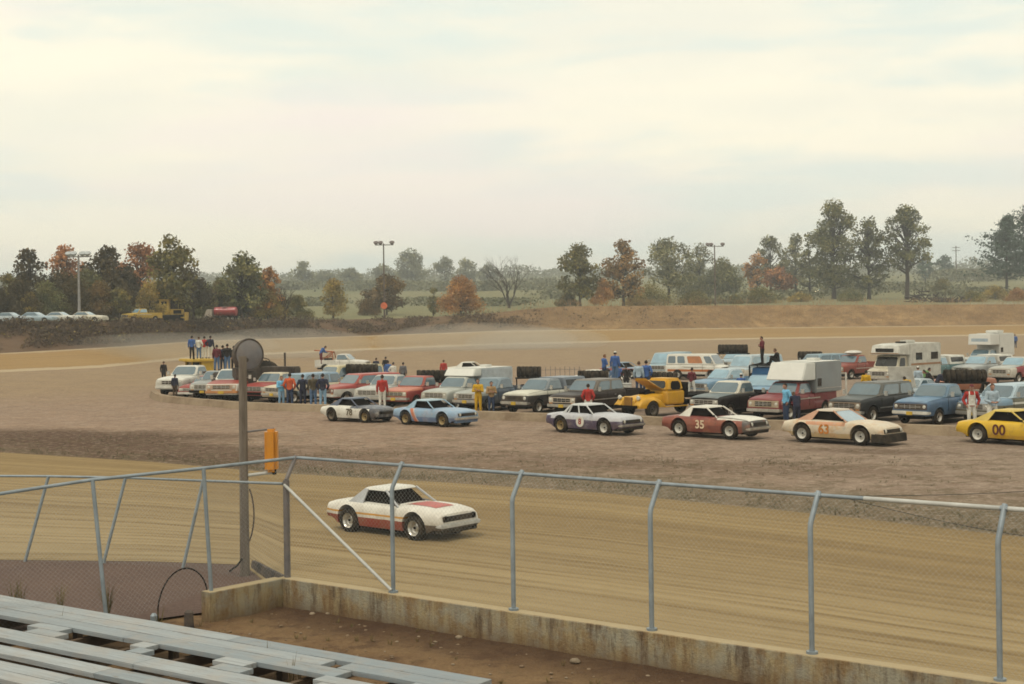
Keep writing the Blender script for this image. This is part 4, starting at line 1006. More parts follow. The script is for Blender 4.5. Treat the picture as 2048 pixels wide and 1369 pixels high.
def racecar(px, py, b, body, label, roof=None, pillar=None, rims=(m_chrome, m_chrome), sc=1.0, number=None, ncol=None, nsize=.5, nx=-.1, roundel=None, glass=None, style='coupe', valance=False, bump=m_chrome, hood=None, hoodw=.66, hoodx=None, group=RC, grille=m_grille, name='race_car', cat='race car', spoiler=False, vent=True, z=0, backdark=None, xoff=0, nosem=None):
    L, W = 4.6, 1.84; loc, psi = place(px, py, -b, L, 'centre', sc, z); root = empty(name, loc, psi, label, cat, group); root.scale = (sc,)*3
    f = L/2; r = .36; ax = (1.36, -1.30); hw = W/2
    tops = {'coupe': [(-2.3,.66),(-2.26,.82),(-1.7,.90),(-1.2,.91),(.6,.88),(.85,.90),(1.5,.885),(2.12,.82),(2.26,.75),(2.3,.60)],
            'wedge': [(-2.3,.66),(-2.24,.80),(-1.6,.90),(-1.1,.91),(.6,.88),(.9,.90),(1.6,.86),(2.1,.77),(2.26,.68),(2.3,.56)],
            'sedan': [(-2.3,.66),(-2.26,.84),(-1.4,.93),(.7,.91),(1.4,.89),(2.15,.82),(2.27,.72),(2.3,.6)]}[style]
    def hwf(x):
        e = abs(x) - 1.55; return hw*(1 - (.15 if x > 0 else .12)*max(0, e)**1.6/ .64)
    def nbf(x): return .24 + (.10 if x > 1.75 else 0)*smooth((x-1.75)/.3) + .16*smooth((-x-1.7)/.4)
    loft(-f, f, .24, tops, hwf, CARP, ax, .445, r+.02, .035, nbf).build('body', body, root, smooth_angle=40, weld=True)
    ch = MB(); ch.box((0,0,.40), (L*.88, W*.60, .40)); ch.box((0,0,.24), (L*.42, W*.82, .14)); ch.build('chassis', m_dark, root)  # dark underbody, made wide to stand in for shade beneath the car
    tm, rm = wheel_meshes(r, .30, .215)
    for x, rmm in zip(ax, rims):
        for s in (1, -1):
            o = share('wheel', tm, m_tyre, root, (x, s*(hw-.14), r), (0, 0, R(-9)*(x > 0)*0))
            share('rim', rm, [rmm, m_dark], o, rot=(0,0,0) if s > 0 else (0,0,math.pi))
    # greenhouse of roof, pillars and a solid dark block for interior shade, the cockpit
    xr0, xf0, xr1, xf1 = {'coupe': (-1.40,.66,-.86,.02), 'wedge': (-1.62,.70,-.80,.02), 'sedan': (-1.30,.66,-.90,.08)}[style]
    z0, z1, h0, h1 = .88, 1.29, .78, .61
    bq, tq = cabq(xr0, xf0, xr1, xf1, z0, z1, h0, h1); ins = cabq(xr0+.25, xf0-.22, xr1+.12, xf1-.12, z0-.02, z1-.03, h0-.16, h1-.12)
    c = MB(); c.hexa(*ins); c.build('cockpit_shade', m_dark, root)
    roofm = roof or body; pil = pillar or roofm
    rf = MB(); t2 = [p + Vector((0,0,.045)) for p in tq]; e = .03
    rf.hexa([tq[0]+Vector((-e*2,-e,-.03)), tq[1]+Vector((e,-e,-.03)), tq[2]+Vector((e,e,-.03)), tq[3]+Vector((-e*2,e,-.03))], [t2[0]+Vector((.04,.06,0)), t2[1]+Vector((-.04,.06,0)), t2[2]+Vector((-.04,-.06,0)), t2[3]+Vector((.04,-.06,0))])
    rf.build('roof', roofm, root, bevel=.018, weld=True)
    for s, (i, j) in ((-1,(0,1)), (1,(3,2))):
        n = Vector((0, s, 0)); A = MB(); A.tube([bq[j]+Vector((.02,0,-.02)), tq[j]], .035, 6); A.build('pillar', pil, root)
        B = MB(); lo_, hi_ = bq[i].lerp(bq[j], .56 if style == 'sedan' else .60), tq[i].lerp(tq[j], .50)
        if style == 'sedan':
            B.tube([lo_, hi_], .035, 6); B.build('pillar', pil, root)
            B = MB(); lo_, hi_ = bq[i].lerp(bq[j], .20), tq[i].lerp(tq[j], .12)
            B.tube([lo_, hi_], .04, 6); B.build('pillar', pil, root)
        S = MB(); k1 = .30 if style != 'sedan' else .10; k2 = .18 if style != 'sedan' else .06
        qd = [bq[i], bq[i].lerp(bq[j], k1), tq[i].lerp(tq[j], k2), tq[i]]
        th = Vector((0, -s*.03, 0)); S.add([p + n*.012 for p in qd] + [p + th for p in qd], [(0,1,2,3),(7,6,5,4),(0,4,5,1),(1,5,6,2),(2,6,7,3),(3,7,4,0)])
        S.build('rear_pillar', pil, root)
    for s in (-1, 1):                       # roll cage and seat behind the open window
        q = MB(); q.tube([(-.25,s*.5,.6),(-.2,s*.5,1.2)], .022, 6); q.tube([(-.25,s*.5,1.0),(.55,s*.6,.93)], .02, 6)
        q.build('roll_bar', m_galvd, root)
    bk = MB(); bk.panel([bq[3], bq[0], tq[0], tq[3]], .1, .9, .06, .9, off=.0); bk.build('rear_window', backdark or m_glassd, root, smooth_angle=0)
    if glass:
        fcs = cab_faces(bq, tq); g = MB(); g.panel(fcs['front'], .05, .95, .02, .92, off=.01); g.build('windshield', glass, root, smooth_angle=0)
    x = f - .01; W2 = 2*hwf(f)
    if hood:
        vs = []; n = 10; x0, x1 = hoodx or (xf0 - .02, f-.06)
        for i in range(n+1):
            xx = lerp(x0, x1, i/n); zt = interp(tops, xx) + .037
            for y in (-hoodw,-hoodw*.6,0,hoodw*.6,hoodw): vs.append((xx, hwf(xx)*y, zt - (.016 if abs(y) > .6 else 0) + (.01 if y == 0 else 0)))
        h = MB(); h.add(vs, [(i*5+q,(i+1)*5+q,(i+1)*5+q+1,i*5+q+1) for i in range(n) for q in range(4)]); h.build('hood', hood, root, smooth_angle=60)
    zn = interp(tops, f-.06)
    q = MB(); q.box((x+.0,0,zn-.12), (.06, W2*.86, .15)); q.build('grille', grille, root, bevel=.015)
    for s in (-1, 1):
        q = MB(); M_ = Matrix.Translation((x+.02, s*W2*.36, zn-.11)) @ Matrix.Rotation(-math.pi/2, 4, 'Z')
        q.lathe([(0,.03),(.05,.025),(.075,0),(.085,.012),(.087,-.02)], 12, M_); q.build('headlight', m_lamp if bump is m_chrome else m_dark, root)
        q = MB(); q.box((-f+.01, s*.55, .72), (.04,.36,.09)); q.build('tail_light', mat((.22,.02,.02), .3, .5, 0, 0, .2, 'tail_lens'), root)
    if valance:
        q = MB(); q.hexa([Vector((x-.45,-hw*.97,.16)),Vector((x+.16,-W2*.52,.14)),Vector((x+.16,W2*.52,.14)),Vector((x-.45,hw*.97,.16))], [Vector((x-.45,-hw*.97,.50)),Vector((x+.13,-W2*.52,.46)),Vector((x+.13,W2*.52,.46)),Vector((x-.45,hw*.97,.50))])
        q.build('air_dam', m_grille, root, bevel=.02, weld=True)
    elif bump:
        q = MB(); q.box((x+.06,0,.46), (.06, W2*1.0, .11)); q.box((x-.10, W2*.5, .46), (.36,.05,.10)); q.box((x-.10,-W2*.5,.46), (.36,.05,.10)); q.build('bumper', bump, root, bevel=.018)
        q = MB(); q.box((x-.14,0,.31), (.30, W2*.94, .14)); q.build('front_valance', nosem or m_grille, root, bevel=.02)
    q = MB(); q.box((-f-.03,0,.52), (.05, W*.84, .12)); q.build('rear_bumper', bump or m_chrome, root, bevel=.015)
    if spoiler:
        q = MB(); q.hexa([Vector((-f-.04,-.76,.84)),Vector((-f+.16,-.76,.86)),Vector((-f+.16,.76,.86)),Vector((-f-.04,.76,.84))], [Vector((-f-.12,-.72,.98)),Vector((-f-.08,-.72,.98)),Vector((-f-.08,.72,.98)),Vector((-f-.12,.72,.98))]); q.build('spoiler', body, root)
    if number:
        for s in (-1, 1):
            if roundel:
                q = MB(); M_ = Matrix.Translation((nx, s*(hw+.004), .56)); 
                if s < 0: M_ = M_ @ Matrix.Rotation(math.pi, 4, 'Z')
                q.lathe([(0,.012),(.235,.010),(.24,-.02)], 24, M_); q.build('roundel', roundel, root)
            text_part(number, nsize, root, ncol, (nx, s*(hw + (.022 if roundel else .010)), .56), (R(90), 0, 0 if s < 0 else math.pi))
    q = MB(); q.box((.62,-hw-.05,.98), (.10,.08,.07)); q.tube([(.6,-hw*.85,.9),(.62,-hw-.04,.97)], .012, 5); q.build('mirror', m_dark, root)
    return root
# ------------------------------------------------------------ race cars
gold = mat((.33,.24,.10), .5, .4, .3, 0, .4, 'gold_rim'); wrim = mat((.62,.60,.54), .5, .4, 0, 0, .25, 'white_rim'); brim = mat((.10,.075,.05), .6, .3, .2, 0, .4, 'dusty_rim')
ALW = (0, 1, -9, 99)
p1 = paint_bands(WHITE, [([(0,1,.80,9),(1,0,.2,9)], (.05,.07,.11)), ([(1,0,1.72,9),(0,1,-1,.80)], (.03,.04,.06))], .2, ((.45,.43,.38), .4, (.30,.24,.18)))
racecar(718,843,44,p1,'race car 78, white sides with blue-black roof and hood, first in line',roof=paint((.10,.13,.18)),pillar=paint((.08,.10,.15)),rims=(gold,brim),sc=.90,number='78',ncol=mat((.10,.075,.04), .6, .2, 0, 0, .2, 'number_paint'),nsize=.50,nx=.18,style='wedge',bump=None)
p2 = paint_bands((.22,.34,.47), [([(0,1,-1,.50)], (.085,.16,.30)), ([(1,.55,-.48,-.28)], (.50,.13,.05)), ([(1,.55,-.28,-.20)], (.55,.40,.35))], .2, ((.34,.30,.34), .4, (.45,.42,.42)))
racecar(871,851,45,p2,'light blue race car with slanted orange stripe and gold wheels',roof=paint((.36,.47,.53)),pillar=paint((.25,.38,.48)),rims=(gold,gold),sc=.94,style='coupe',nosem=paint((.08,.15,.26)))
p3 = paint_bands((.46,.47,.50), [([(0,1,-1,.665)], (.045,.032,.085)), ([(1,0,-9,-1.9),(0,1,-1,.8)], (.05,.035,.09))], .2, ((.24,.24,.27), .35, (.50,.50,.50)))
racecar(1189,866,48,p3,'silver over purple race car with number 8 in a white circle',roof=paint((.52,.53,.52)),rims=(wrim,gold),sc=.97,number='8',ncol=mat((.30,.03,.02), .5, .2, 0, 0, 0, 'number_paint'),nsize=.36,nx=-.05,roundel=mat((.66,.63,.55), .5, .3, 0, 0, .15, 'roundel_white'),style='sedan')
p4 = paint_bands((.17,.035,.030), [([(0,1,.82,9),(1,0,.72,9)], (.64,.62,.54)), ([(0,1,.56,.80)], (.24,.06,.04)), ([(1,0,2.0,9),(0,1,-1,.82)], (.07,.075,.08))], .2, ((.36,.13,.07), .45, (.10,.03,.025)))
racecar(1430,873,55,p4,'maroon race car 35 with white roof and white hood',roof=paint((.64,.61,.53)),rims=(wrim,wrim),sc=.97,hood=paint((.64,.61,.53)),hoodw=.86,number='35',ncol=mat((.70,.55,.38), .5, .2, 0, 0, .1, 'number_paint'),nsize=.50,nx=-.15,style='coupe')
p5 = paint_bands((.58,.50,.38), [([(0,1,-1,.44)], (.46,.34,.18)), ([(0,1,.74,.88),(1,0,-1.1,.7)], (.55,.27,.16))], .2, ((.50,.30,.15), .65, (.40,.38,.34)))
racecar(1684,885,58,p5,'cream race car 63 with black air dam and orange trim under its windows',roof=paint((.55,.47,.38)),pillar=paint((.52,.30,.20)),rims=(wrim,wrim),sc=1.0,number='63',ncol=mat((.50,.17,.02), .5, .2, 0, 0, .15, 'number_paint'),nsize=.52,nx=-.25,glass=m_glass_sky,style='wedge',valance=True)
p6 = paint_bands((.62,.38,.015), [([(0,1,-1,.40)], (.52,.29,.015))], .15)
racecar(2040,888,60,p6,'bright yellow race car 00 cut off by the right edge',roof=paint((.60,.44,.10), .15),rims=(wrim,wrim),sc=1.0,number='00',ncol=mat((.10,.018,.015), .5, .2, 0, 0, .1, 'number_paint'),nsize=.56,nx=-.35,style='wedge')
p7 = paint_bands((.66,.63,.56), [([(0,1,-1,.52),(1,0,-9,1.62)], (.26,.035,.025)), ([(0,1,.60,.655),(1,0,-9,1.4)], (.55,.26,.03)), ([(1,0,1.62,9),(0,1,-1,.50)], (.06,.05,.045))], .25)
racecar(803,1066,45,p7,'white and red race car speeding past on the near clay straight',roof=paint((.66,.64,.58)),pillar=paint((.42,.43,.44)),rims=(m_chrome,m_chrome),sc=.85,style='coupe',hood=paint((.42,.06,.045)),hoodw=.42,hoodx=(.62,1.75),group=None,bump=mat((.5,.5,.48), .5, .4, 0, 0, .2, 'white_bumper'))
# ------------------------------------------------------------ front row, left to right
v1 = vehicle('pickup',338,794,32,paint(WHITE),'white pickup with square cab at the far left end of the front row',sc=1.13,sur=mat(WHITE,.5),bump=mat(WHITE,.5),plate=False,bars=1)
v2 = vehicle('sedan',380,797,28,paint(RED),'small red car with white nose between the white and red-white pickups',sur=mat(WHITE,.5),plate=False,bump=mat(WHITE,.5))
v3 = vehicle('pickup',405,800,26,paint((.30,.31,.30)),'grey pickup with white grille frame half hidden by the red and white pickup',sur=mat(WHITE,.5),bump=m_dark)
v4 = vehicle('pickup',443,806,18,paint_bands(RED, [([(0,1,.72,1.06),(1,0,1.0,9)], WHITE), ([(0,1,-1,.72),(1,0,2.2,9)], WHITE)], .3),'red and white pickup with white roof left of the wooden pole',sc=1.12,roofm=paint(WHITE),sur=mat((.55,.40,.30),.5),bump=mat((.50,.22,.08),.5),plate=True)
v5 = vehicle('pickup',506,806,36,paint(RED),'dark red pickup with rounded cream roof behind the wooden pole',roofm=paint(CREAM),sur=mat((.3,.3,.28),.5),bump=m_dark,plate=False)
v6 = vehicle('wagon',545,809,46,paint_bands((.25,.34,.40), [([(0,1,.78,1.3)], CREAM), ([(1,0,2.3,9)], CREAM)], .3),'cream and blue wagon with blue roof behind the line of standing men',roofm=paint((.24,.35,.45)),sur=m_chrome)
v6b = vehicle('van',640,792,55,paint((.55,.48,.30)),'pale cream van half hidden behind the cream and blue wagon',sur=mat(CREAM,.5),plate=False)
v7 = vehicle('wagon',651,810,56,paint_bands((.55,.53,.48), [([(0,1,.96,2)], (.33,.05,.045)), ([(0,1,-1,.50)], (.30,.05,.04))], .3),'red and white travel wagon with long row of side windows',roofm=paint((.40,.085,.07)),sur=mat((.25,.10,.08),.5),bump=mat(WHITE,.5),plate=False)
v8 = vehicle('pickup',734,815,34,paint((.45,.45,.42)),'pale grey pickup with wide white grille behind the red-shirted man',sur=mat((.60,.58,.52),.5),bars=3,plate=False)
v9 = vehicle('pickup',788,819,36,paint_bands((.27,.03,.028), [([(1,0,1.12,9),(0,1,1.04,9)], (.48,.15,.09))], .25),'red pickup with faded orange hood and tires over its bed',sur=mat((.50,.42,.28),.5),roofm=paint((.36,.08,.06)))
v10 = vehicle('pickup',868,822,38,paint((.40,.41,.37)),'pale grey pickup carrying the long white camper',sur=mat((.45,.43,.36),.5),bars=3,plate=False)
v11 = vehicle('pickup',931,825,42,paint_bands((.05,.075,.11), [([(1,0,1.15,9),(0,1,.9,9)], (.32,.34,.32))], .25),'dark blue pickup with grey hood beside the man in yellow coveralls',roofm=paint((.20,.26,.30)),sur=m_chrome)
v12 = vehicle('pickup',1029,829,40,paint_bands((.018,.016,.020), [([(0,1,1.0,1.2)], (.50,.48,.40))], .2),'black pickup with white hood and blue-grey topper',roofm=paint((.22,.25,.27)),hood=paint((.60,.57,.46)),sur=mat((.03,.025,.03),.5),topper=(paint((.20,.235,.28)),1.82),bars=0)
v13 = vehicle('crew',1124,834,39,paint(BROWN),'dark brown crew-cab pickup with white grille behind the man in red',roofm=paint((.16,.14,.12)),sur=mat((.58,.50,.40),.5),bars=1)
v15 = vehicle('pickup',1408,839,37,paint(BLACK),'black pickup with white roof and chrome double grille',roofm=paint((.60,.57,.48)),hood=paint((.10,.13,.14)),sur=m_chrome,bars=1)
v16 = vehicle('pickup',1527,842,33,paint((.20,.022,.03)),'crimson pickup carrying the tall silver camper',sur=mat((.45,.36,.25),.5),roofm=paint((.24,.05,.05)),plate=False)
v17 = vehicle('pickup',1512,822,12,paint((.20,.32,.43)),'light blue pickup with bright blue topper and two men on its roof',roofm=paint((.22,.34,.44)),topper=(paint((.05,.19,.42)),2.16),plate=False,glass=m_glass_sky)
v18 = vehicle('blazer',1689,848,33,paint((.020,.022,.024)),'black utility wagon with blue-tinted windshield and brown grille',hood=paint((.075,.085,.085)),sur=mat((.24,.18,.13),.5),roofm=paint((.10,.10,.09)))
v19 = vehicle('pickup',1821,851,32,paint((.055,.115,.20)),'blue pickup with white bumper and pale blue hood',hood=paint((.12,.22,.34)),roofm=paint((.12,.20,.28)),sur=mat((.06,.05,.055),.5),bump=mat((.62,.60,.54),.5))
v20 = vehicle('wagon',1946,851,38,paint_bands((.085,.085,.055), [([(0,1,.92,1.02)], (.55,.55,.5)), ([(1,0,1.1,9),(0,1,.9,9)], (.16,.25,.33))], .25),'olive wagon with pale blue roof behind the two men in white trousers',roofm=paint((.40,.50,.56)),sur=m_chrome,bars=3)
# old yellow tow truck with its bonnet up
k14 = dict(px=1252, py=837, a=46)
loc, psi = place(1252,837,46,5.2)
y14 = empty('tow_truck', loc, psi, 'old yellow flatbed truck with rounded fenders and its hood raised', 'truck', VEH)
ym = paint((.62,.32,.012), .2); f = 2.6
loft(.3, 2.42, .55, [(.3,1.15),(1.0,1.14),(1.9,1.05),(2.3,.98),(2.42,.88)], lambda x: .62 - .16*smooth((x-1.2)/1.2), [(0,.96),(.4,1),(.8,.98),(.95,.9),(1,.75)], (), crown=.05).build('engine_bay', ym, y14, weld=True)
for s in (-1, 1):
    q = loft(.75, 2.55, .50, [(.75,.62),(1.0,.86),(1.35,1.0),(1.9,1.02),(2.3,.92),(2.55,.66)], .26, [(0,.9),(.4,1),(.8,.9),(1,.6)], (1.6,), .46, .42, .03)
    q.v = [(x, y + s*.70, z) for x, y, z in q.v]; q.build('fender', ym, y14, weld=True)
    q = MB(); q.lathe([(0,.04),(.09,.03),(.115,0),(.12,-.03),(.06,-.14)], 14, Matrix.Translation((2.40, s*.66, 1.02)) @ Matrix.Rotation(-math.pi/2, 4, 'Z')); q.build('headlight', m_lamp, y14)
q = MB(); q.hexa([Vector((-.75,-.86,.6)),Vector((.5,-.86,.6)),Vector((.5,.86,.6)),Vector((-.75,.86,.6))], [Vector((-.78,-.86,1.30)),Vector((.52,-.84,1.28)),Vector((.52,.84,1.28)),Vector((-.78,.86,1.30))]); q.build('cab_body', ym, y14, bevel=.06, weld=True, seg=3)
cb, ct = cabq(-.78,.52,-.70,.32,1.27,1.92,.84,.70); q = MB(); q.hexa(cb, ct); q.build('cab', ym, y14, bevel=.11, weld=True, seg=4); fc = cab_faces(cb, ct)
q = MB(); q.panel(fc['front'], .08, .92, .22, .8, off=.012, cut=.25); q.build('windshield', m_glassd, y14, smooth_angle=0)
for s in ('left', 'right'):
    q = MB(); q.panel(fc[s], .22, .80, .12, .78, off=.012, cut=.25); q.build('side_window', m_dark, y14, smooth_angle=0)
q = MB(); q.hexa([Vector((.35,-.52,1.28)),Vector((1.5,-.50,1.85)),Vector((1.5,.50,1.85)),Vector((.35,.52,1.28))], [Vector((.35,-.40,1.36)),Vector((1.55,-.36,1.98)),Vector((1.55,.36,1.98)),Vector((.35,.40,1.36))]); q.build('hood', ym, y14, bevel=.03, weld=True)
q = MB(); q.box((1.1,0,1.12), (.7,.5,.3)); q.ball((1.1,0,1.3), (.2,.2,.1)); q.build('engine', m_dark, y14, bevel=.03)
q = MB(); q.box((2.42,0,.82), (.06,.56,.46)); q.cur = 1
for i in range(6): q.box((2.46,-.22+.088*i,.82), (.03,.02,.44))
q.build('grille', [mat((.12,.03,.02),.6), ym], y14)
q = MB(); q.box((2.66,0,.58), (.09,1.7,.14)); q.build('bumper', m_dark, y14, bevel=.015)
q = MB(); q.box((-2.3,0,.98), (2.9,2.05,.14)); q.box((-.9,0,1.35), (.08,1.9,.7)); q.box((-1.0,0,.62), (4.6,.7,.2)); q.build('flatbed', m_dark, y14, bevel=.01)
for s in (-1, 1):
    q = MB(); q.box((.0,s*.95,.52), (1.6,.22,.05)); q.build('running_board', ym, y14)
wheels(y14, (1.6,-2.2), .84, .42, .24, .24, mat((.05,.045,.04),.6))
text_part('TOWING', .16, y14, mat((.25,.11,.01), .6, .2, 0, 0, .2, 'faded_lettering'), (-.12,.868,1.02), (R(90),0,math.pi), name='door_lettering') if False else None
# ------------------------------------------------------------ second row
vehicle('van',1316,757,26,paint((.30,.40,.45)),'light blue van with big windshield left of the white striped van',glass=m_glass_sky,plate=False)
wv = vehicle('van',1396,758,-66,paint_bands((.64,.62,.55), [([(0,1,.62,.80),(1,0,-2.2,2.1)], (.42,.13,.03))], .15),'white van with orange side panel and orange stripe in the second row',anchor='centre',plate=False,win=False,sc=.98)
b_, t_ = cabq(*KIND['van']['cab']); fcv = cab_faces(b_, t_)
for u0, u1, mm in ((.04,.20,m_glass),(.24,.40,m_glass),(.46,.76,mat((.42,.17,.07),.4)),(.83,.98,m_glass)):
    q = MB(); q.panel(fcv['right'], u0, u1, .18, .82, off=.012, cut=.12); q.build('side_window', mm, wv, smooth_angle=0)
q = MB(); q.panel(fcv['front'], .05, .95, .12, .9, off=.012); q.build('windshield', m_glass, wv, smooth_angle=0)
vehicle('pickup',1446,748,30,paint((.30,.39,.44)),'light blue pickup carrying a row of tires behind the pale van',glass=m_glass_sky,plate=False)
vehicle('van',1470,766,38,paint_bands((.40,.47,.50), [([(0,1,-1,.95)], (.55,.52,.45))], .2),'pale blue van with white front right of the striped van',sur=mat((.5,.45,.36),.5),glass=m_glass_sky)
vehicle('wagon',1588,756,46,paint((.07,.10,.15)),'dark blue wagon half hidden behind the silver camper',roofm=paint((.22,.32,.38)),plate=False)
v_r = vehicle('pickup',1668,760,36,paint((.24,.045,.03)),'rust-red pickup with a white bundle on its roof',plate=False)
vehicle('pickup',1826,766,35,paint((.09,.19,.20)),'teal pickup with white topper in the second row',topper=(paint(WHITE),1.85),roofm=paint((.45,.50,.48)),hood=paint((.20,.33,.34)),plate=False,glass=m_glass_sky)
vehicle('pickup',1924,764,34,paint((.36,.38,.37)),'silver pickup with white topper behind the row of tires',topper=(paint(WHITE),1.84),plate=False,glass=m_glass_sky)
vehicle('pickup',1999,768,32,paint_bands((.24,.035,.04), [([(1,0,2.0,9)], (.5,.47,.4))], .25),'red pickup with pale front and blue windshield near the right edge',roofm=paint((.42,.42,.38)),hood=paint((.40,.40,.36)),plate=False,glass=m_glass_sky)
v_c = vehicle('pickup',1938,744,30,paint((.40,.41,.38)),'pale pickup carrying the white slide-in camper',plate=False)
hu = vehicle('sedan',1778,812,30,paint((.36,.42,.45)),'pale blue car with its white hood standing open behind the black wagon',plate=False)
q = MB(); q.hexa([Vector((.95,-.78,.95)),Vector((1.0,-.78,.93)),Vector((1.0,.78,.93)),Vector((.95,.78,.95))], [Vector((1.35,-.74,2.1)),Vector((1.40,-.74,2.09)),Vector((1.40,.74,2.09)),Vector((1.35,.74,2.1))]); q.build('open_hood', mat((.62,.60,.54),.5), hu, bevel=.01)
vehicle('pickup',1395,800,48,paint((.14,.25,.36)),'light blue pickup behind the black pickup with white roof',roofm=paint((.40,.48,.52)),plate=False,glass=m_glass_sky)
vehicle('sedan',1862,790,40,paint((.30,.10,.05)),'orange-brown car between the blue pickup and the tire trailer',plate=False)
racecar(1198,776,60,paint_bands((.60,.57,.50), [([(0,1,.62,.74)], (.35,.05,.04))], .2),'white race car with red side stripe parked behind the brown pickup',roof=paint((.6,.57,.5)),group='race cars parked among the trucks',sc=.95)
racecar(1252,756,50,paint_bands((.28,.06,.05), [([(0,1,.84,9)], (.16,.22,.30))], .2),'red race car with blue-grey top behind the men in blue',roof=paint((.20,.27,.34)),group='race cars parked among the trucks',sc=.95)
racecar(946,754,70,paint_bands((.60,.58,.50), [([(1,0,.2,9)], (.55,.42,.08))], .2),'white and yellow race car showing above the white camper',roof=paint(WHITE),group='race cars parked among the trucks',sc=.95)
# white wrecker with orange boom
wk = vehicle('pickup',686,744,-72,paint((.60,.58,.52)),'white wrecker pickup with orange boom frame standing alone in the infield',anchor='centre',plate=False,sc=.95,group=None,name='wrecker_truck',cat='truck')
om = mat((.36,.09,.03), .6, .3, 0, 0, .3, 'orange_steel'); q = MB()
for s in (-.6, .6):
    q.tube([(-.8,s,1.0),(-1.0,s*.5,2.0)], .05, 6); q.tube([(-2.2,s,1.0),(-1.0,s*.5,2.0)], .05, 6); q.tube([(-1.0,s*.5,2.0),(-2.9,s*.2,2.15)], .055, 6)
q.tube([(-1.0,-.3,2.0),(-1.0,.3,2.0)], .05, 6); q.tube([(-2.2,-.6,1.35),(-.8,-.6,1.6)], .04, 6); q.tube([(-2.9,-.15,2.15),(-2.9,.15,2.15)], .05, 6); q.build('boom', om, wk)
q = MB(); q.box((-1.5,0,1.15), (.7,.7,.4)); q.build('winch', m_dark, wk, bevel=.03)
# ------------------------------------------------------------ campers and motorhome
def boxbody(name, loc, psi, label, cat, parts, group=None):
    root = empty(name, loc, psi, label, cat, group)
    for nm, mtl, fn in parts:
        q = MB(); r_ = fn(q); q.build(nm, mtl, root, bevel=(r_ or 0), weld=bool(r_))
    return root
def on_truck(t): return t.location.copy(), t.rotation_euler.z
silver = mat((.27,.29,.30), .42, .5, .35, 0, .2, 'aluminium_siding', .8, .12); wcamp = mat((.62,.61,.56), .5, .4, 0, .1, .06, 'camper_white', 2, .06)
def camper(truck, label, zt, front, side, x_over=.6, x_rear=-2.9, z_over=1.86, w=1.06, win=True, sl=.28):
    loc, psi = on_truck(truck); r_ = empty('camper', loc, psi, label, 'camper', None)
    xs0, xs1 = x_rear, -.48
    q = MB(); q.hexa([Vector((xs0,-w,1.22)),Vector((xs1,-w,1.22)),Vector((xs1,w,1.22)),Vector((xs0,w,1.22))], [Vector((xs0,-w,zt)),Vector((xs1,-w,zt)),Vector((xs1,w,zt)),Vector((xs0,w,zt))]); q.build('box', side, r_, bevel=.05, weld=True)
    q = MB(); q.hexa([Vector((xs1-.02,-w+.004,z_over)),Vector((x_over,-w+.02,z_over)),Vector((x_over,w-.02,z_over)),Vector((xs1-.02,w-.004,z_over))], [Vector((xs1-.02,-w+.004,zt-.003)),Vector((x_over-sl,-w+.05,zt-.003)),Vector((x_over-sl,w-.05,zt-.003)),Vector((xs1-.02,w-.004,zt-.003))]); q.build('overcab_bunk', front, r_, bevel=.04, weld=True)
    q = MB(); q.box(((xs0+xs1)/2,0,zt+.012), (xs1-xs0-.1, 2*w-.1, .03)); q.box(((xs0+xs1)/2-.3,0,zt+.09), (.5,.5,.14)); q.build('roof_vent', wcamp, r_, bevel=.01)
    for s in (-1, 1):
        if win: q = MB(); q.box((xs1-.35, s*(w+.005), 1.72), (.36,.02,.40)); q.build('window', m_glassd, r_, bevel=.004)
        q = MB(); q.box(((xs0+xs1)/2, s*(w+.004), 1.42), (xs1-xs0-.12, .012, .03)); q.build('trim_strip', m_chrome, r_)
    return r_
camper(v16,'tall silver camper with white sloping front on the crimson pickup',2.72,wcamp,silver,x_over=.75,x_rear=-3.0,sl=.45)
camper(v10,'long low white camper on the pale grey pickup',2.22,wcamp,mat((.46,.50,.52),.5,.4,0,.1,.12,'camper_blue_white'),x_over=.35,x_rear=-3.6,z_over=1.81,win=False,sl=.3)
cz = camper(v_c,'white slide-in camper with roof boxes above the second row at the right',3.05,wcamp,wcamp,x_over=.9,x_rear=-2.9,z_over=2.15,sl=.05)
q = MB(); q.box((.87,0,2.55), (.03,1.5,.26)); q.build('front_window', mat((.32,.40,.46),.3,.5), cz, bevel=.005)
q = MB(); q.box((-1.4,.1,3.22), (1.0,1.1,.22)); q.build('roof_box', wcamp, cz, bevel=.04, weld=True)
loc, psi = place(1757,772,33,6.2); mh = empty('motorhome', loc, psi, 'cream motorhome with long overcab bunk and rooftop air unit', 'motorhome', VEH)
cm = mat((.52,.47,.36), .5, .4, 0, .1, .2, 'motorhome_cream'); wm = mat((.56,.55,.49), .5, .4, 0, .1, .2, 'motorhome_white')
loft(1.0,3.1,.42,[(1.0,1.25),(2.2,1.22),(2.8,1.12),(3.05,1.02),(3.1,.9)],1.0,TRUCKP,(2.3,),.44,.37).build('nose',cm,mh,weld=True)
cb, ct = cabq(.9,2.25,.9,1.85,1.2,2.05,.98,.90); q = MB(); q.hexa(cb, ct); q.build('cab', cm, mh, bevel=.04, weld=True); fc = cab_faces(cb, ct)
q = MB(); q.panel(fc['front'], .06, .94, .12, .88, off=.012); q.build('windshield', m_glassd, mh, smooth_angle=0)
for s in ('left','right'):
    q = MB(); q.panel(fc[s], .3, .85, .12, .8, off=.012) if s == 'right' else q.panel(fc[s], .15, .7, .12, .8, off=.012); q.build('side_window', m_glassd, mh, smooth_angle=0)
q = MB(); q.hexa([Vector((-3.1,-1.15,.5)),Vector((.95,-1.15,.5)),Vector((.95,1.15,.5)),Vector((-3.1,1.15,.5))], [Vector((-3.1,-1.15,2.85)),Vector((.95,-1.15,2.85)),Vector((.95,1.15,2.85)),Vector((-3.1,1.15,2.85))]); q.build('coach_body', wm, mh, bevel=.06, weld=True)
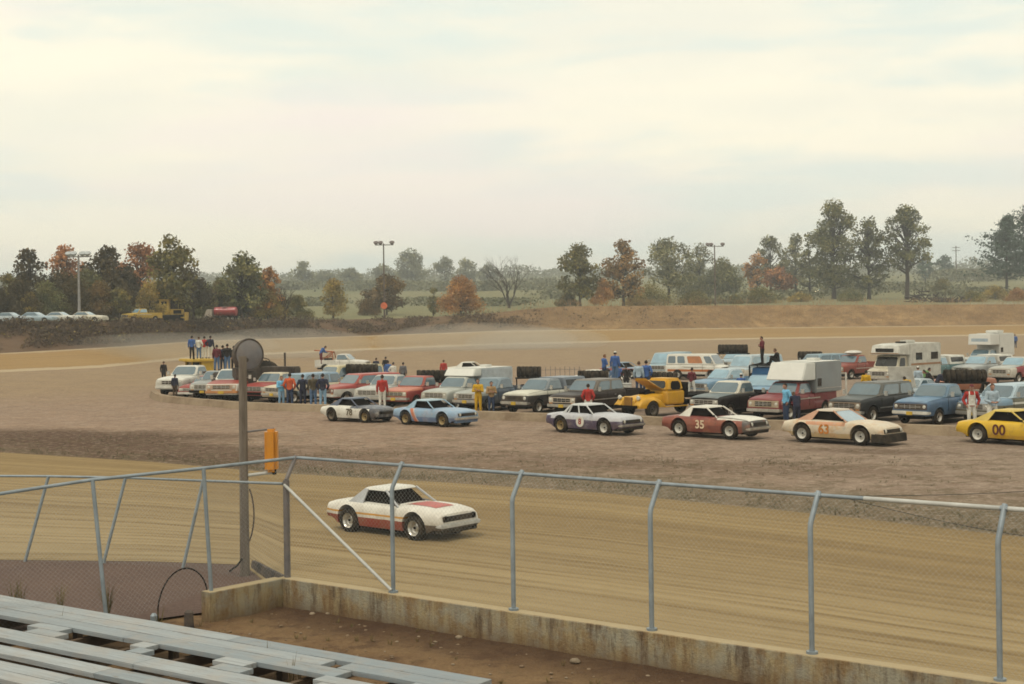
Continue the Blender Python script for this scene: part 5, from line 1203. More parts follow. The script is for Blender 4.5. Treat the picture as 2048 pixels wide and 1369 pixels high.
q = MB(); q.hexa([Vector((.90,-1.14,2.06)),Vector((2.35,-1.12,2.12)),Vector((2.35,1.12,2.12)),Vector((.90,1.14,2.06))], [Vector((.90,-1.14,2.84)),Vector((2.15,-1.10,2.74)),Vector((2.15,1.10,2.74)),Vector((.90,1.14,2.84))]); q.build('overcab_bunk', wm, mh, bevel=.05, weld=True)
q = MB(); q.box((2.31,0,2.42), (.06,1.4,.24)); q.build('bunk_window', m_glassd, mh)
q = MB(); q.box((2.30,0,2.20), (.10,2.2,.05)); q.build('trim_strip', mat((.30,.15,.07),.5), mh)
for s in (-1, 1):
    for xx, w_ in ((-.2,.8),(-2.2,.9)):
        q = MB(); q.box((xx, s*1.155, 1.95), (w_,.02,.5)); q.build('window', m_glassd, mh)
    q = MB(); q.box((-1.1, s*1.155, 1.4), (3.8,.014,.14)); q.build('side_stripe', mat((.34,.17,.08),.5), mh)
q = MB(); q.box((-.6,0,2.95), (.9,.7,.2)); q.build('air_unit', wm, mh, bevel=.04, weld=True)
q = MB(); q.box((.6,.2,2.93), (.6,.5,.1)); q.build('roof_vent', m_dark, mh, bevel=.02)
front_face(mh, '', 3.08, 1.96, .70, .98, m_chrome, plate=False); wheels(mh, (2.3,-1.7), .92, .37, .24, .2, m_chrome)
# ------------------------------------------------------------ heavy machines and tanks
ym2 = mat((.55,.35,.02), .5, .4, 0, 0, .25, 'machine_yellow')
loc = P(398,778); loader = empty('wheel_loader', loc, R(-60), 'yellow wheel loader with flat cab roof carrying four standing men', 'loader')
q = MB(); q.box((0,0,1.0), (3.6,1.5,.5)); q.box((-1.2,0,1.25), (1.4,1.3,.35)); q.box((1.4,0,1.2), (.9,1.3,.3)); q.build('body', ym2, loader, bevel=.05, weld=False)
q = MB(); q.box((.05,0,2.15), (3.3,2.1,.20)); q.build('roof', ym2, loader, bevel=.05, weld=True)
q = MB(); q.box((0,0,1.68), (1.5,1.3,.75)); q.build('cab_window', m_glassd, loader)
for sx in (-.8,.8):
    for sy in (-.7,.7):
        q = MB(); q.box((sx,sy,1.68), (.14,.14,.8)); q.build('cab_post', ym2, loader)
q = MB(); q.box((1.25,.2,1.5), (.5,.9,1.2)); q.build('cowl', ym2, loader)
for y_, h_ in ((-.75,2.75),(.85,3.1)):
    q = MB(); q.tube([(1.2,y_,1.2),(1.2,y_,h_)], .07, 8); q.build('exhaust_pipe', m_dark, loader)
wheels(loader, (1.2,-1.2), .82, .62, .42, .30, ym2)
loc = P(481,800); tk = empty('tank_truck', loc, R(-50), 'dark steel tank truck with round tank end behind the wooden pole', 'tank truck')
m_tank = mat((.17,.165,.175), .5, .5, .4, 0, .25, 'tank_steel', 1.2); m_rim = mat((.03,.022,.02), .6, .4, .2, 0, .3, 'tank_rim')
Mx = Matrix.Translation((1.2,0,2.92)) @ Matrix.Rotation(-math.pi/2, 4, 'Z')
q = MB(); q.lathe([(0,.16),(.5,.14),(.92,.03),(.98,0)], 32, Mx); q.build('tank_end', m_tank, tk)
q = MB(); q.lathe([(.93,.03),(1.04,.05),(1.06,-.02),(1.04,-.10),(1.0,-.12),(.98,-.50),(.9,-.56),(0,-.6)], 32, Mx); q.build('tank', m_rim, tk)
q = MB(); q.lathe([(0,.03),(.12,.02),(.14,-.02)], 12, Matrix.Translation((1.36,-.25,2.6)) @ Matrix.Rotation(-math.pi/2, 4, 'Z')); q.build('valve', m_rim, tk)
q = MB(); q.box((-.4,0,.95), (3.4,1.7,.3)); q.box((1.0,0,1.55), (.3,1.8,1.1)); q.box((.75,0,1.55), (.3,1.8,1.1)); q.box((1.3,0,.7), (.2,2.1,.5)); q.build('chassis', m_rim, tk)
q = MB(); q.hexa([Vector((-2.5,-.9,.6)),Vector((-.9,-.9,.6)),Vector((-.9,.9,.6)),Vector((-2.5,.9,.6))], [Vector((-2.2,-.8,1.75)),Vector((-.9,-.8,1.75)),Vector((-.9,.8,1.75)),Vector((-2.2,.8,1.75))]); q.build('cab', m_rim, tk, bevel=.06, weld=True)
wheels(tk, (.6,-1.6), .85, .50, .34, .26, m_rim)
loc = P(541,792); tr = empty('tractor', loc, R(-28), 'dark farm tractor standing behind the cream and blue wagon', 'tractor')
q = MB(); q.box((.6,0,1.05), (2.0,.6,.7)); q.box((-.8,0,1.0), (.9,.9,.6)); q.build('body', m_rim, tr, bevel=.06)
wheels(tr, (-.8,), .75, .82, .40, .42, mat((.10,.09,.08),.6)); wheels(tr, (1.3,), .6, .42, .24, .22, mat((.10,.09,.08),.6))
q = MB(); q.box((-.85,0,1.55), (.5,.5,.1)); q.box((-1.1,0,1.8), (.08,.5,.5)); q.build('seat', m_dark, tr, bevel=.03)
q = MB(); q.tube([(.8,.1,1.35),(.8,.1,2.05)], .05, 8); q.build('exhaust_pipe', m_rim, tr)
q = MB(); q.lathe([(.18,0),(.2,.02),(.22,0),(.2,-.02)], 16, Matrix.Translation((-.25,0,1.7)) @ Matrix.Rotation(R(60), 4, 'X'), closed=True); q.tube([(-.0,0,1.4),(-.25,0,1.7)], .02, 6); q.build('steering_wheel', m_dark, tr)
p_ = PD(450,742,P(445,793).y); fb = empty('flatbed_trailer', (p_.x, p_.y, 0), R(-8), 'dark high flatbed trailer carrying four standing men beside the round tank', 'trailer')
q = MB(); q.box((0,0,p_.z-.07), (2.6,1.5,.14)); q.build('deck', m_rim, fb)
for s in (-1, 1):
    q = MB(); q.box((s*1.0,0,(p_.z-.14+.4)/2), (.16,1.2,p_.z-.54)); q.build('upright', m_rim, fb)
q = MB(); q.box((0,0,.45), (3.0,1.3,.16)); q.build('bed', m_rim, fb); wheels(fb, (-.5,.5), .75, .36, .22, .2, m_dark)
tr.scale = (1.42,)*3
# ------------------------------------------------------------ tire rows
_tm = wheel_meshes(.36, .27, .2)[0]; _trm = wheel_meshes(.36,.27,.2)[1]
def tire_row(px0, px1, py, Y, n, label, group, rows=1, support=None):
    a, b = PD(px0, py, Y), PD(px1, py, Y); d = (b-a); n = max(3, round(d.length/.275)+1); rz = math.atan2(d.y, d.x) - math.pi/2
    for r_ in range(rows):
        for i in range(n):
            p = a.lerp(b, i/max(1, n-1)) + Vector((0,0,.62*r_))
            o = share('tire', _tm, m_tyre, None, p, (R(rnd.uniform(-3,3)), rnd.uniform(0,6), rz + R(rnd.uniform(-4,4)))); tag(o, label, 'tire', group)
            if i == n-1: share('rim', _trm, [wrim, m_dark], o)
    return a, b
def Yof(px, py): return P(px, py).y
def rack(name, a, b, zdown, label, parent=None, deep=.8, truck=False, zb=0):
    d = (b-a); L_ = d.length + .5; c = (a+b)/2 + Vector((0, deep/2-.4, 0)); r_ = empty(name, (c.x, c.y, zb), math.atan2(d.y, d.x), label, 'trailer' if 'trailer' in name else 'rack')
    zt = a.z - .36 - zb
    q = MB(); q.box((0,0,zt-.05), (L_, deep, .08)); q.build('deck', m_dark, r_)
    if 'trailer' in name:
        for s in (-1, 1):
            q = MB(); q.tube([(s*L_*.45,-deep*.4,zt-.05),(s*L_*.45,-deep*.4,.5)], .04, 6); q.tube([(s*L_*.45,deep*.4,zt-.05),(s*L_*.45,deep*.4,.5)], .04, 6); q.build('upright', m_dark, r_)
        q = MB(); q.box((0,0,.52), (L_*1.1, 1.5, .14)); q.build('bed', m_dark, r_); wheels(r_, (-.4,.4), .8, .33, .2, .2, m_chrome)
    else:
        for s in (-1, 1):
            for t in (-1, 1):
                q = MB(); q.tube([(s*L_*.46,t*deep*.4,zt-.05),(s*L_*.46,t*deep*.4,0)], .03, 6); q.build('leg', m_dark, r_)
    return r_
a, b = tire_row(838,894,752,Yof(850,808)+2.4,9,'black race tire in the row over the bed of the red pickup','tires over the red pickup bed'); rack('tire_rack', a, b, 0, 'dark rack holding tires over the bed of the red pickup', zb=.9)
a, b = tire_row(696,752,739,Yof(720,790),8,'black race tire in the row above the red and white travel wagon','tires above the travel wagon'); rack('tire_trailer', a, b, 0, 'dark tire trailer behind the red and white travel wagon')
a, b = tire_row(1038,1078,744,Yof(1060,790),6,'black race tire in the row right of the white camper','tires right of the white camper'); rack('tire_trailer', a, b, 0, 'dark tire trailer just right of the white camper')
a, b = tire_row(1160,1212,753,Yof(1190,800),8,'black race tire in the row behind the brown crew-cab pickup','tires behind the brown pickup'); TDY, TDZ = a.y, a.z - .37; rack('tire_trailer', a, b + (b-a)*.42, 0, 'dark tire trailer behind the brown crew-cab pickup', deep=1.7)
a, b = tire_row(1298,1350,757,Yof(1325,815),7,'black race tire in the row above the yellow truck flatbed','tires above the yellow truck flatbed'); rack('tire_rack', a, b, 0, 'dark tall rack of tires behind the yellow truck cab', zb=1.05)
a, b = tire_row(1440,1492,698,Yof(1465,752)+2,8,'black race tire in the high row above the pale blue van','tires above the pale blue van'); rack('tire_rack', a, b, 0, 'high dark tire rack behind the pale blue van')
a, b = tire_row(1600,1640,712,Yof(1620,752),6,'black race tire in the row left of the rust-red pickup','tires left of the rust-red pickup'); rack('tire_trailer', a, b, 0, 'dark tire trailer left of the rust-red pickup')
a, b = tire_row(1893,1966,752,Yof(1930,806),9,'black race tire in the long row behind the man in white overalls','tires behind the man in overalls'); rack('tire_trailer', a, b, 0, 'dark tire trailer between the blue pickup and the silver pickup')
# bundle on the rust-red pickup, rack on the blue topper, white crates
loc, psi = on_truck(v_r); q = MB(); q.ball((.1,0,1.97), (.75,.6,.17), 14, 8); o = q.build('tarp_bundle', mat((.62,.60,.55), .8, .2, 0, 0, .1, 'white_tarp'), smooth_angle=60); o.location = loc; o.rotation_euler.z = psi; tag(o, 'white tarp bundle on the roof of the rust-red pickup', 'bundle')
loc, psi = on_truck(v17); rr_ = empty('roof_rack', loc, psi, 'black pipe rack standing over the blue topper', 'rack')
q = MB()
for s in (-.85,.85):
    q.tube([(-2.4,s,2.3),(-.2,s,2.3)], .04, 6)
q.build('side_rail', m_dark, rr_)
q = MB(); q.box((-1.3,0,2.30), (2.3,1.7,.06)); q.build('deck', m_dark, rr_)
for s in (-.95,.95):
    for x_ in (-2.4,-.3):
        q = MB(); q.tube([(x_,s,1.15),(x_,s,2.3)], .04, 6); q.build('leg', m_dark, rr_)
p = P(1693,822); q = MB(); q.tube([(p.x,p.y,0),(p.x,p.y,2.0)], .05, 8); tag(q.build('marker_post', mat(WHITE,.6)), 'slim white post between the silver camper and the black wagon', 'post')
c_ = P(1247,812); q = MB(); q.box((0,0,.2), (.9,.5,.4)); q.box((0,0,.43), (.95,.55,.06)); o = q.build('cool_box', mat((.62,.62,.58),.5), bevel=.02); o.location = PD(1247,783,c_.y-0); tag(o, 'white cool box on the brown pickup bed beside the yellow truck', 'cool box')
# kerb wall in front of the parked row
KT = [(306,781),(316,788),(345,793),(400,798),(480,804),(560,807),(660,810),(760,815),(880,819),(1000,824),(1180,829),(1350,835),(1560,841),(1780,847),(1900,851),(2048,856),(2300,866)]
kz = .42; kp = [P(x, y, kz) for x, y in KT]; kk = []
for a, b in zip(kp, kp[1:]):
    n_ = max(1, int((b-a).length/.8)); kk += [a.lerp(b, i/n_) for i in range(n_)]
kk.append(kp[-1]); mb = MB(); vs = []
for i, p in enumerate(kk):
    d = (kk[min(i+1, len(kk)-1)] - kk[max(i-1, 0)]).normalized(); nn = Vector((-d.y, d.x, 0)); j = nz(p.x, p.y, 1.1)*.05
    for s, z_ in ((-.30,-.05),(-.20,kz*.6),(-.16,kz-.02+j*.5),(.16,kz+j*.5),(.2,-.05)): vs.append(V3(p + nn*(s + (j if s < -.17 else 0)), z_ + (j*.4 if z_ < .3 and z_ > 0 else 0)))
mb.add(vs, [(i*5+q,i*5+q+1,i*5+6+q,i*5+5+q) for i in range(len(kk)-1) for q in range(4)])
def mk_kerb():
    n = NT('earth_kerb'); v = n.coord('Object'); a = n.noise(v, .6, 5, .65, .38, .62); b = n.noise(v, 4, 5, .7, .35, .7)
    c = n.mix(a, (.32,.245,.165), (.20,.14,.09)); c = n.mix(n.math('MULTIPLY', b, .5), c, (.31,.245,.17)); n.bump(b, .6, .05); return n.fin(c, .95, .1)
tag(mb.build('kerb_wall', mk_kerb(), smooth_angle=40, weld=True), 'low crumbling earth-coloured kerb wall in front of the parked trucks', 'wall')
# row of thin posts behind the white camper
pf = empty('post_fence', (0,0,0), 0, 'low fence of thin grey posts right of the white camper', 'fence'); Yp = Yof(1100,768)
for i in range(10):
    px = 1072 + i*9.6; t_ = PD(px, 733 + (i % 3), Yp); q = MB(); q.tube([V3(t_, -.1), t_], .02, 5); q.build('post', m_galvd, pf)
q = MB(); q.tube([PD(1068,741,Yp), PD(1163,739,Yp)], .016, 5); q.build('rail', m_galvd, pf)
# ------------------------------------------------------------ light poles, far cars, machines on the bank
def lightpole(px, top, base_y, Y, arm, lamps, label, pm, lm, rad=.13, bulb=True):
    u = uv_(px, top)[0]; z0 = terrain(CX + u*F, Y); t = empty('floodlight_pole', (u*Y, Y, z0), 0, label, 'light pole', 'floodlight poles round the far track'); zt = PD(px, top, Y).z - z0
    q = MB(); q.tube([(0,0,-.4),(0,0,zt+.15)], [rad*1.3, rad*.75], 8); q.build('pole', pm, t, smooth_angle=50)
    q = MB(); q.box((sum(arm)/2/F*Y,0,zt-.12), ((arm[1]-arm[0])/F*Y,.14,.14)); q.build('crossarm', pm, t)
    for dx in lamps:
        x = dx/F*Y; q = MB(); q.lathe([(.10,.25),(.30,.16),(.46,-.14),(.42,-.2),(0,-.1)], 12, Matrix.Translation((x,-.15,zt+.22)) @ Matrix.Rotation(R(-62), 4, 'X')); q.tube([(x,0,zt-.1),(x,-.1,zt+.2)], .05, 5); q.build('floodlight', lm, t)
    return t
pw = mat((.12,.095,.08), .85, .15, 0, 0, .1, 'dark_pole_wood'); lmm = mat((.14,.11,.10), .5, .4, .3, 0, 0, 'lamp_metal'); pg = mat((.26,.25,.245), .8, .2, 0, 0, .1, 'pale_pole_wood'); lg = mat((.40,.42,.42), .5, .4, .3, 0, 0, 'pale_lamp_metal')
lightpole(767,489,634,yc(767)+2,(-17,20),(-15,-6,17),'tall floodlight pole with three lamps and an orange sign on the middle of the bank',pw,lmm)
lightpole(1429,492,612,275,(-13,18),(-14,-7,16),'floodlight pole with dark lamps standing on the right part of the bank',pw,lmm)
lightpole(157,512,640,182,(-22,22),(-19,-9,9,19),'pale floodlight pole standing before the left wood',pg,lg,rad=.16)
Yq = yc(767)+1.6; z_ = PD(768,612,Yq); q = MB(); q.lathe([(0,.02),(.55,.02),(.57,0),(.55,-.02),(0,-.02)], 18, Matrix.Translation(z_)); tag(q.build('round_sign', mat((.62,.13,.04), .5, .3, 0, 0, .05, 'orange_sign')), 'round orange sign fixed low on the middle floodlight pole', 'sign')
u = uv_(1912,500)[0]; Yq = 640; zz = terrain(CX+u*F, Yq); zt = PD(1912,492,Yq).z; q = MB(); q.tube([(u*Yq,Yq,zz-.5),(u*Yq,Yq,zt)], [.25,.2], 6); up = tag(q.build('power_pole', pw), 'distant power pole with two crossarms on the right skyline', 'power pole')
for dz in (.8, 2.2):
    q = MB(); q.box((u*Yq,Yq,zt-dz), (3.4,.25,.25)); q.build('crossarm', pw, up)
def farcar(px, Y, a, body, label, kind='sedan', group='cars parked above the left bank', lamps=False, sc=1.0):
    Y = max(Y, yc(px) + 5); u = uv_(px, 600)[0]; z0 = terrain(CX + u*F, Y); psi = -math.pi/2 - math.atan(u) - R(a)
    k = KIND[kind]; r_ = empty('parked_car' if not lamps else 'driving_car', (u*Y, Y, z0), psi, label, 'car', group); r_.scale = (sc,)*3
    loft(-k['L']/2, k['L']/2, k['nb'], k['top'], k['W']/2, CARP, k['ax'], .4, .33).build('body', body, r_, weld=True)
    b_, t_ = cabq(*k['cab']); q = MB(); q.hexa(b_, t_); q.build('cab', body, r_, bevel=.05, weld=True); fc = cab_faces(b_, t_)
    q = MB(); q.panel(fc['front'], .05,.95,.1,.9); q.build('windshield', m_glass_sky, r_, smooth_angle=0)
    q = MB(); q.panel(fc['rear'], .05,.95,.1,.9); q.build('rear_window', m_glass_sky, r_, smooth_angle=0)
    for s in ('left','right'):
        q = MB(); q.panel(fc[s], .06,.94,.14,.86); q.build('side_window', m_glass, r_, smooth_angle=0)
    wheels(r_, k['ax'], .8, .33, .2, .19, m_chrome)
    if lamps:
        n = NT('lit_headlight'); n.b.inputs['Emission Color'].default_value = (1,.82,.5,1); n.b.inputs['Emission Strength'].default_value = 6; n.fin((.8,.7,.5))
        for s in (-1, 1):
            q = MB(); q.lathe([(0,.06),(.30,.03),(.34,-.02)], 12, Matrix.Translation((k['L']/2+.03, s*.68, .66)) @ Matrix.Rotation(-math.pi/2, 4, 'Z')); q.build('headlight', n.m, r_)
    return r_
farcar(22,176,-62,paint((.38,.43,.46)),'pale blue parked car furthest left above the brush bank')
farcar(72,177,-62,paint((.33,.42,.48)),'blue-grey parked car second in the line above the brush bank')
farcar(121,178,-62,paint((.58,.57,.52)),'white parked car third in the line above the brush bank')
farcar(173,179,-62,paint((.60,.56,.46)),'cream parked car beside the pale floodlight pole')
RDG = 'cars on the far road'
farcar(1643,470,35,paint((.40,.40,.36)),'far car with lit headlights low on the road left of the bare-trunked tree',group=RDG,lamps=True)
farcar(1798,560,18,paint((.30,.30,.29)),'far car with two lit headlights facing the camera under the spreading tree',group=RDG,lamps=True)
farcar(1950,640,40,paint((.64,.64,.60)),'far white car on the field road right of the power pole',group=RDG)
# bulldozer, small yellow truck and red tank truck on the bank
def on_bank(px, Y):
    Y = max(Y, yc(px) + 4); u = uv_(px, 600)[0]; return Vector((u*Y, Y, terrain(CX + u*F, Y)))
p = on_bank(340,184); bd = empty('bulldozer', p, R(5), 'yellow bulldozer with tall cab on the bank below the tallest oak', 'bulldozer')
by = mat((.46,.29,.03), .6, .3, 0, 0, .3, 'dozer_yellow')
q = MB(); q.box((.9,0,1.35), (1.9,1.3,.8)); q.build('engine_cover', by, bd, bevel=.05)
q = MB(); q.box((-.75,0,2.0), (1.35,1.5,2.1)); q.build('cab', by, bd, bevel=.05)
q = MB(); q.box((-.75,-.76,2.25), (.75,.03,1.2)); q.build('cab_window', m_dark, bd)
q = MB(); q.box((-.75,0,3.1), (1.6,1.75,.12)); q.build('cab_roof', by, bd, bevel=.02)
q = MB(); q.box((1.1,-.67,1.35), (1.1,.03,.5)); q.build('side_grille', m_dark, bd)
for s in (-1, 1):
    q = MB(); q.tube([(-1.6,s*.95,.45),(1.6,s*.95,.45)], .45, 14); q.build('track', m_dark, bd)
q = MB(); q.tube([(1.4,-.3,1.7),(1.4,-.3,2.5)], .07, 8); q.build('exhaust_pipe', m_dark, bd)
q = MB(); q.box((2.3,0,.7), (.15,3.2,1.2)); q.tube([(0,.95,.6),(2.3,.95,.5)], .1, 6); q.tube([(0,-.95,.6),(2.3,-.95,.5)], .1, 6); q.build('blade', by, bd)
o = vehicle('pickup',285,650,62,paint((.48,.31,.04)),'yellow pickup parked left of the yellow bulldozer',anchor='centre',plate=False,group=None,glass=m_glass_sky); o.location = on_bank(283,182)
p = on_bank(442,190); rt = empty('tank_truck', p, R(175), 'red tank truck with pale cab parked on the bank under the trees', 'tank truck')
q = MB(); q.lathe([(0,-2.2),(.7,-2.15),(.85,-2.0),(.85,1.9),(.7,2.05),(0,2.1)], 20, Matrix.Translation((-.8,0,1.75)) @ Matrix.Rotation(-math.pi/2, 4, 'Z')); q.build('tank', mat((.33,.03,.035), .4, .5, 0, .2, .15, 'tank_red'), rt)
q = MB(); q.hexa([Vector((1.5,-.95,.6)),Vector((3.2,-.95,.6)),Vector((3.2,.95,.6)),Vector((1.5,.95,.6))],[Vector((1.5,-.85,2.2)),Vector((2.5,-.85,2.2)),Vector((2.5,.85,2.2)),Vector((1.5,.85,2.2))]); q.build('cab', paint((.42,.36,.30)), rt, bevel=.08, weld=True)
q = MB(); q.panel([Vector((3.2,-.95,.6)),Vector((3.2,.95,.6)),Vector((2.5,.85,2.2)),Vector((2.5,-.85,2.2))], .1,.9,.5,.92,off=.012); q.build('windshield', m_glass_sky, rt, smooth_angle=0)
q = MB(); q.box((0,0,.75), (6,1,.3)); q.build('chassis', m_dark, rt); q = MB(); q.box((-.8,.55,2.62), (.9,.5,.06)); q.build('hatch', mat((.55,.5,.45),.5), rt)
wheels(rt, (2.4,-1.6,-2.4), .85, .48, .3, .24, m_chrome)
rt.scale = (.82,)*3
# log pile on the field
u = uv_(1870,606)[0]; Yq = 330; p0 = on_bank(1872, Yq); lp = empty('log_pile', p0, 0, 'long dark pile of brush and logs on the right-hand field', 'log pile'); ml = mat((.060,.050,.045), .9, .1, 0, 0, .1, 'dark_log')
r = random.Random(3)
for i in range(60):
    x = r.uniform(-6.5,7.5); top_ = 2.6*math.exp(-((x+4.2)/2.6)**2) + 1.4*max(0, 1-abs(x)/8); z_ = r.uniform(.1, max(.3, top_)); d = Vector((r.gauss(0,1), r.gauss(0,.5), r.gauss(0,.28))).normalized()*r.uniform(1,2.2)
    q = MB(); q.tube([Vector((x,r.uniform(-1,1),z_)) - d, Vector((x,r.uniform(-1,1),z_)) + d], [r.uniform(.1,.22), r.uniform(.05,.12)], 6); q.build('log', ml, lp)
# ------------------------------------------------------------ people: one body per pose, clothing grown from its surface
m_skin = mat((.36,.19,.13), .6, .3, 0, 0, 0, 'skin', 6, .08); m_eye = mat((.02,.015,.012), .3, .5, 0, 0, 0, 'eye'); m_lip = mat((.26,.09,.07), .5, .3, 0, 0, 0, 'lip')
hairs = [mat((.025,.016,.011), .7, .2, 0, 0, 0, 'dark_hair'), mat((.085,.045,.022), .7, .2, 0, 0, 0, 'brown_hair'), mat((.16,.075,.03), .7, .2, 0, 0, 0, 'light_hair')]
def pose(kind):
    J = dict(pel=(0,0,.94), sp=(.005,0,1.14), ch=(.0,0,1.36), nk=(.0,0,1.49), hd=(.02,0,1.57))
    for s, k in ((1,'l'), (-1,'r')):
        J['hip'+k] = (0, s*.085, .90); J['kn'+k] = (.025, s*.11, .49); J['an'+k] = (-.01, s*.125, .085); J['to'+k] = (.15, s*.155, .035)
        J['sh'+k] = (-.005, s*.185, 1.415); J['el'+k] = (-.03, s*.255, 1.14); J['wr'+k] = (.03, s*.265, .90); J['hn'+k] = (.055, s*.262, .81)
    if kind == 'pockets':
        for s, k in ((1,'l'), (-1,'r')): J['el'+k] = (-.09, s*.31, 1.15); J['wr'+k] = (.04, s*.23, .96); J['hn'+k] = (.075, s*.19, .89)
    if kind == 'crossed':
        for s, k in ((1,'l'), (-1,'r')): J['el'+k] = (.07, s*.26, 1.15); J['wr'+k] = (.215, -s*.0, 1.20 + s*.03); J['hn'+k] = (.20, -s*.09, 1.215 + s*.03)
    if kind == 'hip':
        J['ell'] = (-.06,.37,1.16); J['wrl'] = (.02,.225,1.02); J['hnl'] = (.06,.16,.99)
        J['knr'] = (.06,-.14,.50); J['anr'] = (.05,-.19,.085); J['tor'] = (.20,-.24,.035)
    if kind == 'wide':
        for s, k in ((1,'l'), (-1,'r')):
            J['kn'+k] = (.03, s*.17, .49); J['an'+k] = (-.01, s*.23, .085); J['to'+k] = (.14, s*.29, .035); J['el'+k] = (.02, s*.27, 1.14); J['wr'+k] = (.20, s*.12, 1.06); J['hn'+k] = (.255, s*.05, 1.06)
    if kind == 'stride':
        J['knl'] = (.17,.10,.50); J['anl'] = (.20,.11,.085); J['tol'] = (.36,.12,.045); J['knr'] = (-.04,-.10,.49); J['anr'] = (-.26,-.11,.12); J['tor'] = (-.13,-.12,.04)
        J['ell'] = (-.14,.26,1.17); J['wrl'] = (-.05,.27,.94); J['hnl'] = (-.01,.265,.86); J['elr'] = (.06,-.26,1.15); J['wrr'] = (.22,-.24,1.0); J['hnr'] = (.29,-.23,.95)
    if kind == 'sit':
        J.update(pel=(0,0,.16), sp=(.02,0,.36), ch=(.06,0,.57), nk=(.10,0,.69), hd=(.135,0,.765))
        for s, k in ((1,'l'), (-1,'r')):
            J['hip'+k] = (.03, s*.09, .13); J['kn'+k] = (.40, s*.17, .38); J['an'+k] = (.50, s*.14, .02+.07); J['to'+k] = (.66, s*.16, .035)
            J['sh'+k] = (.06, s*.185, .62); J['el'+k] = (.20, s*.25, .42); J['wr'+k] = (.42, s*.12, .47); J['hn'+k] = (.49, s*.06, .46)
    if kind == 'crouch':
        J.update(pel=(-.12,0,.42), sp=(-.02,0,.60), ch=(.12,0,.77), nk=(.20,0,.87), hd=(.26,0,.94))
        for s, k in ((1,'l'), (-1,'r')):
            J['hip'+k] = (-.09, s*.09, .40); J['kn'+k] = (.26, s*.18, .46); J['an'+k] = (-.02, s*.15, .10); J['to'+k] = (.14, s*.17, .035)
            J['sh'+k] = (.13, s*.18, .81); J['el'+k] = (.26, s*.23, .58); J['wr'+k] = (.44, s*.12, .50); J['hn'+k] = (.52, s*.08, .48)
    if kind == 'lean':
        J.update(sp=(.06,0,1.12), ch=(.19,0,1.29), nk=(.29,0,1.38), hd=(.36,0,1.43))
        for s, k in ((1,'l'), (-1,'r')): J['sh'+k] = (.20, s*.185, 1.34); J['el'+k] = (.30, s*.25, 1.08); J['wr'+k] = (.50, s*.16, 1.02); J['hn'+k] = (.58, s*.13, 1.01)
    return {k: Vector(v) for k, v in J.items()}
SEG = [('pel','sp',.135,.125,'t'),('sp','ch',.125,.145,'t'),('ch','nk',.115,.060,'t'),('nk','hd',.055,.052,'h')]
for k in 'lr':
    SEG += [('ch','sh'+k,.10,.072,'t'),('sh'+k,'el'+k,.062,.046,'t'),('el'+k,'wr'+k,.044,.030,'t'),('wr'+k,'hn'+k,.031,.038,'n'),('pel','hip'+k,.11,.105,'p'),('hip'+k,'kn'+k,.098,.064,'p'),('kn'+k,'an'+k,.062,.042,'p'),('an'+k,'to'+k,.046,.036,'f')]
_pc = {}
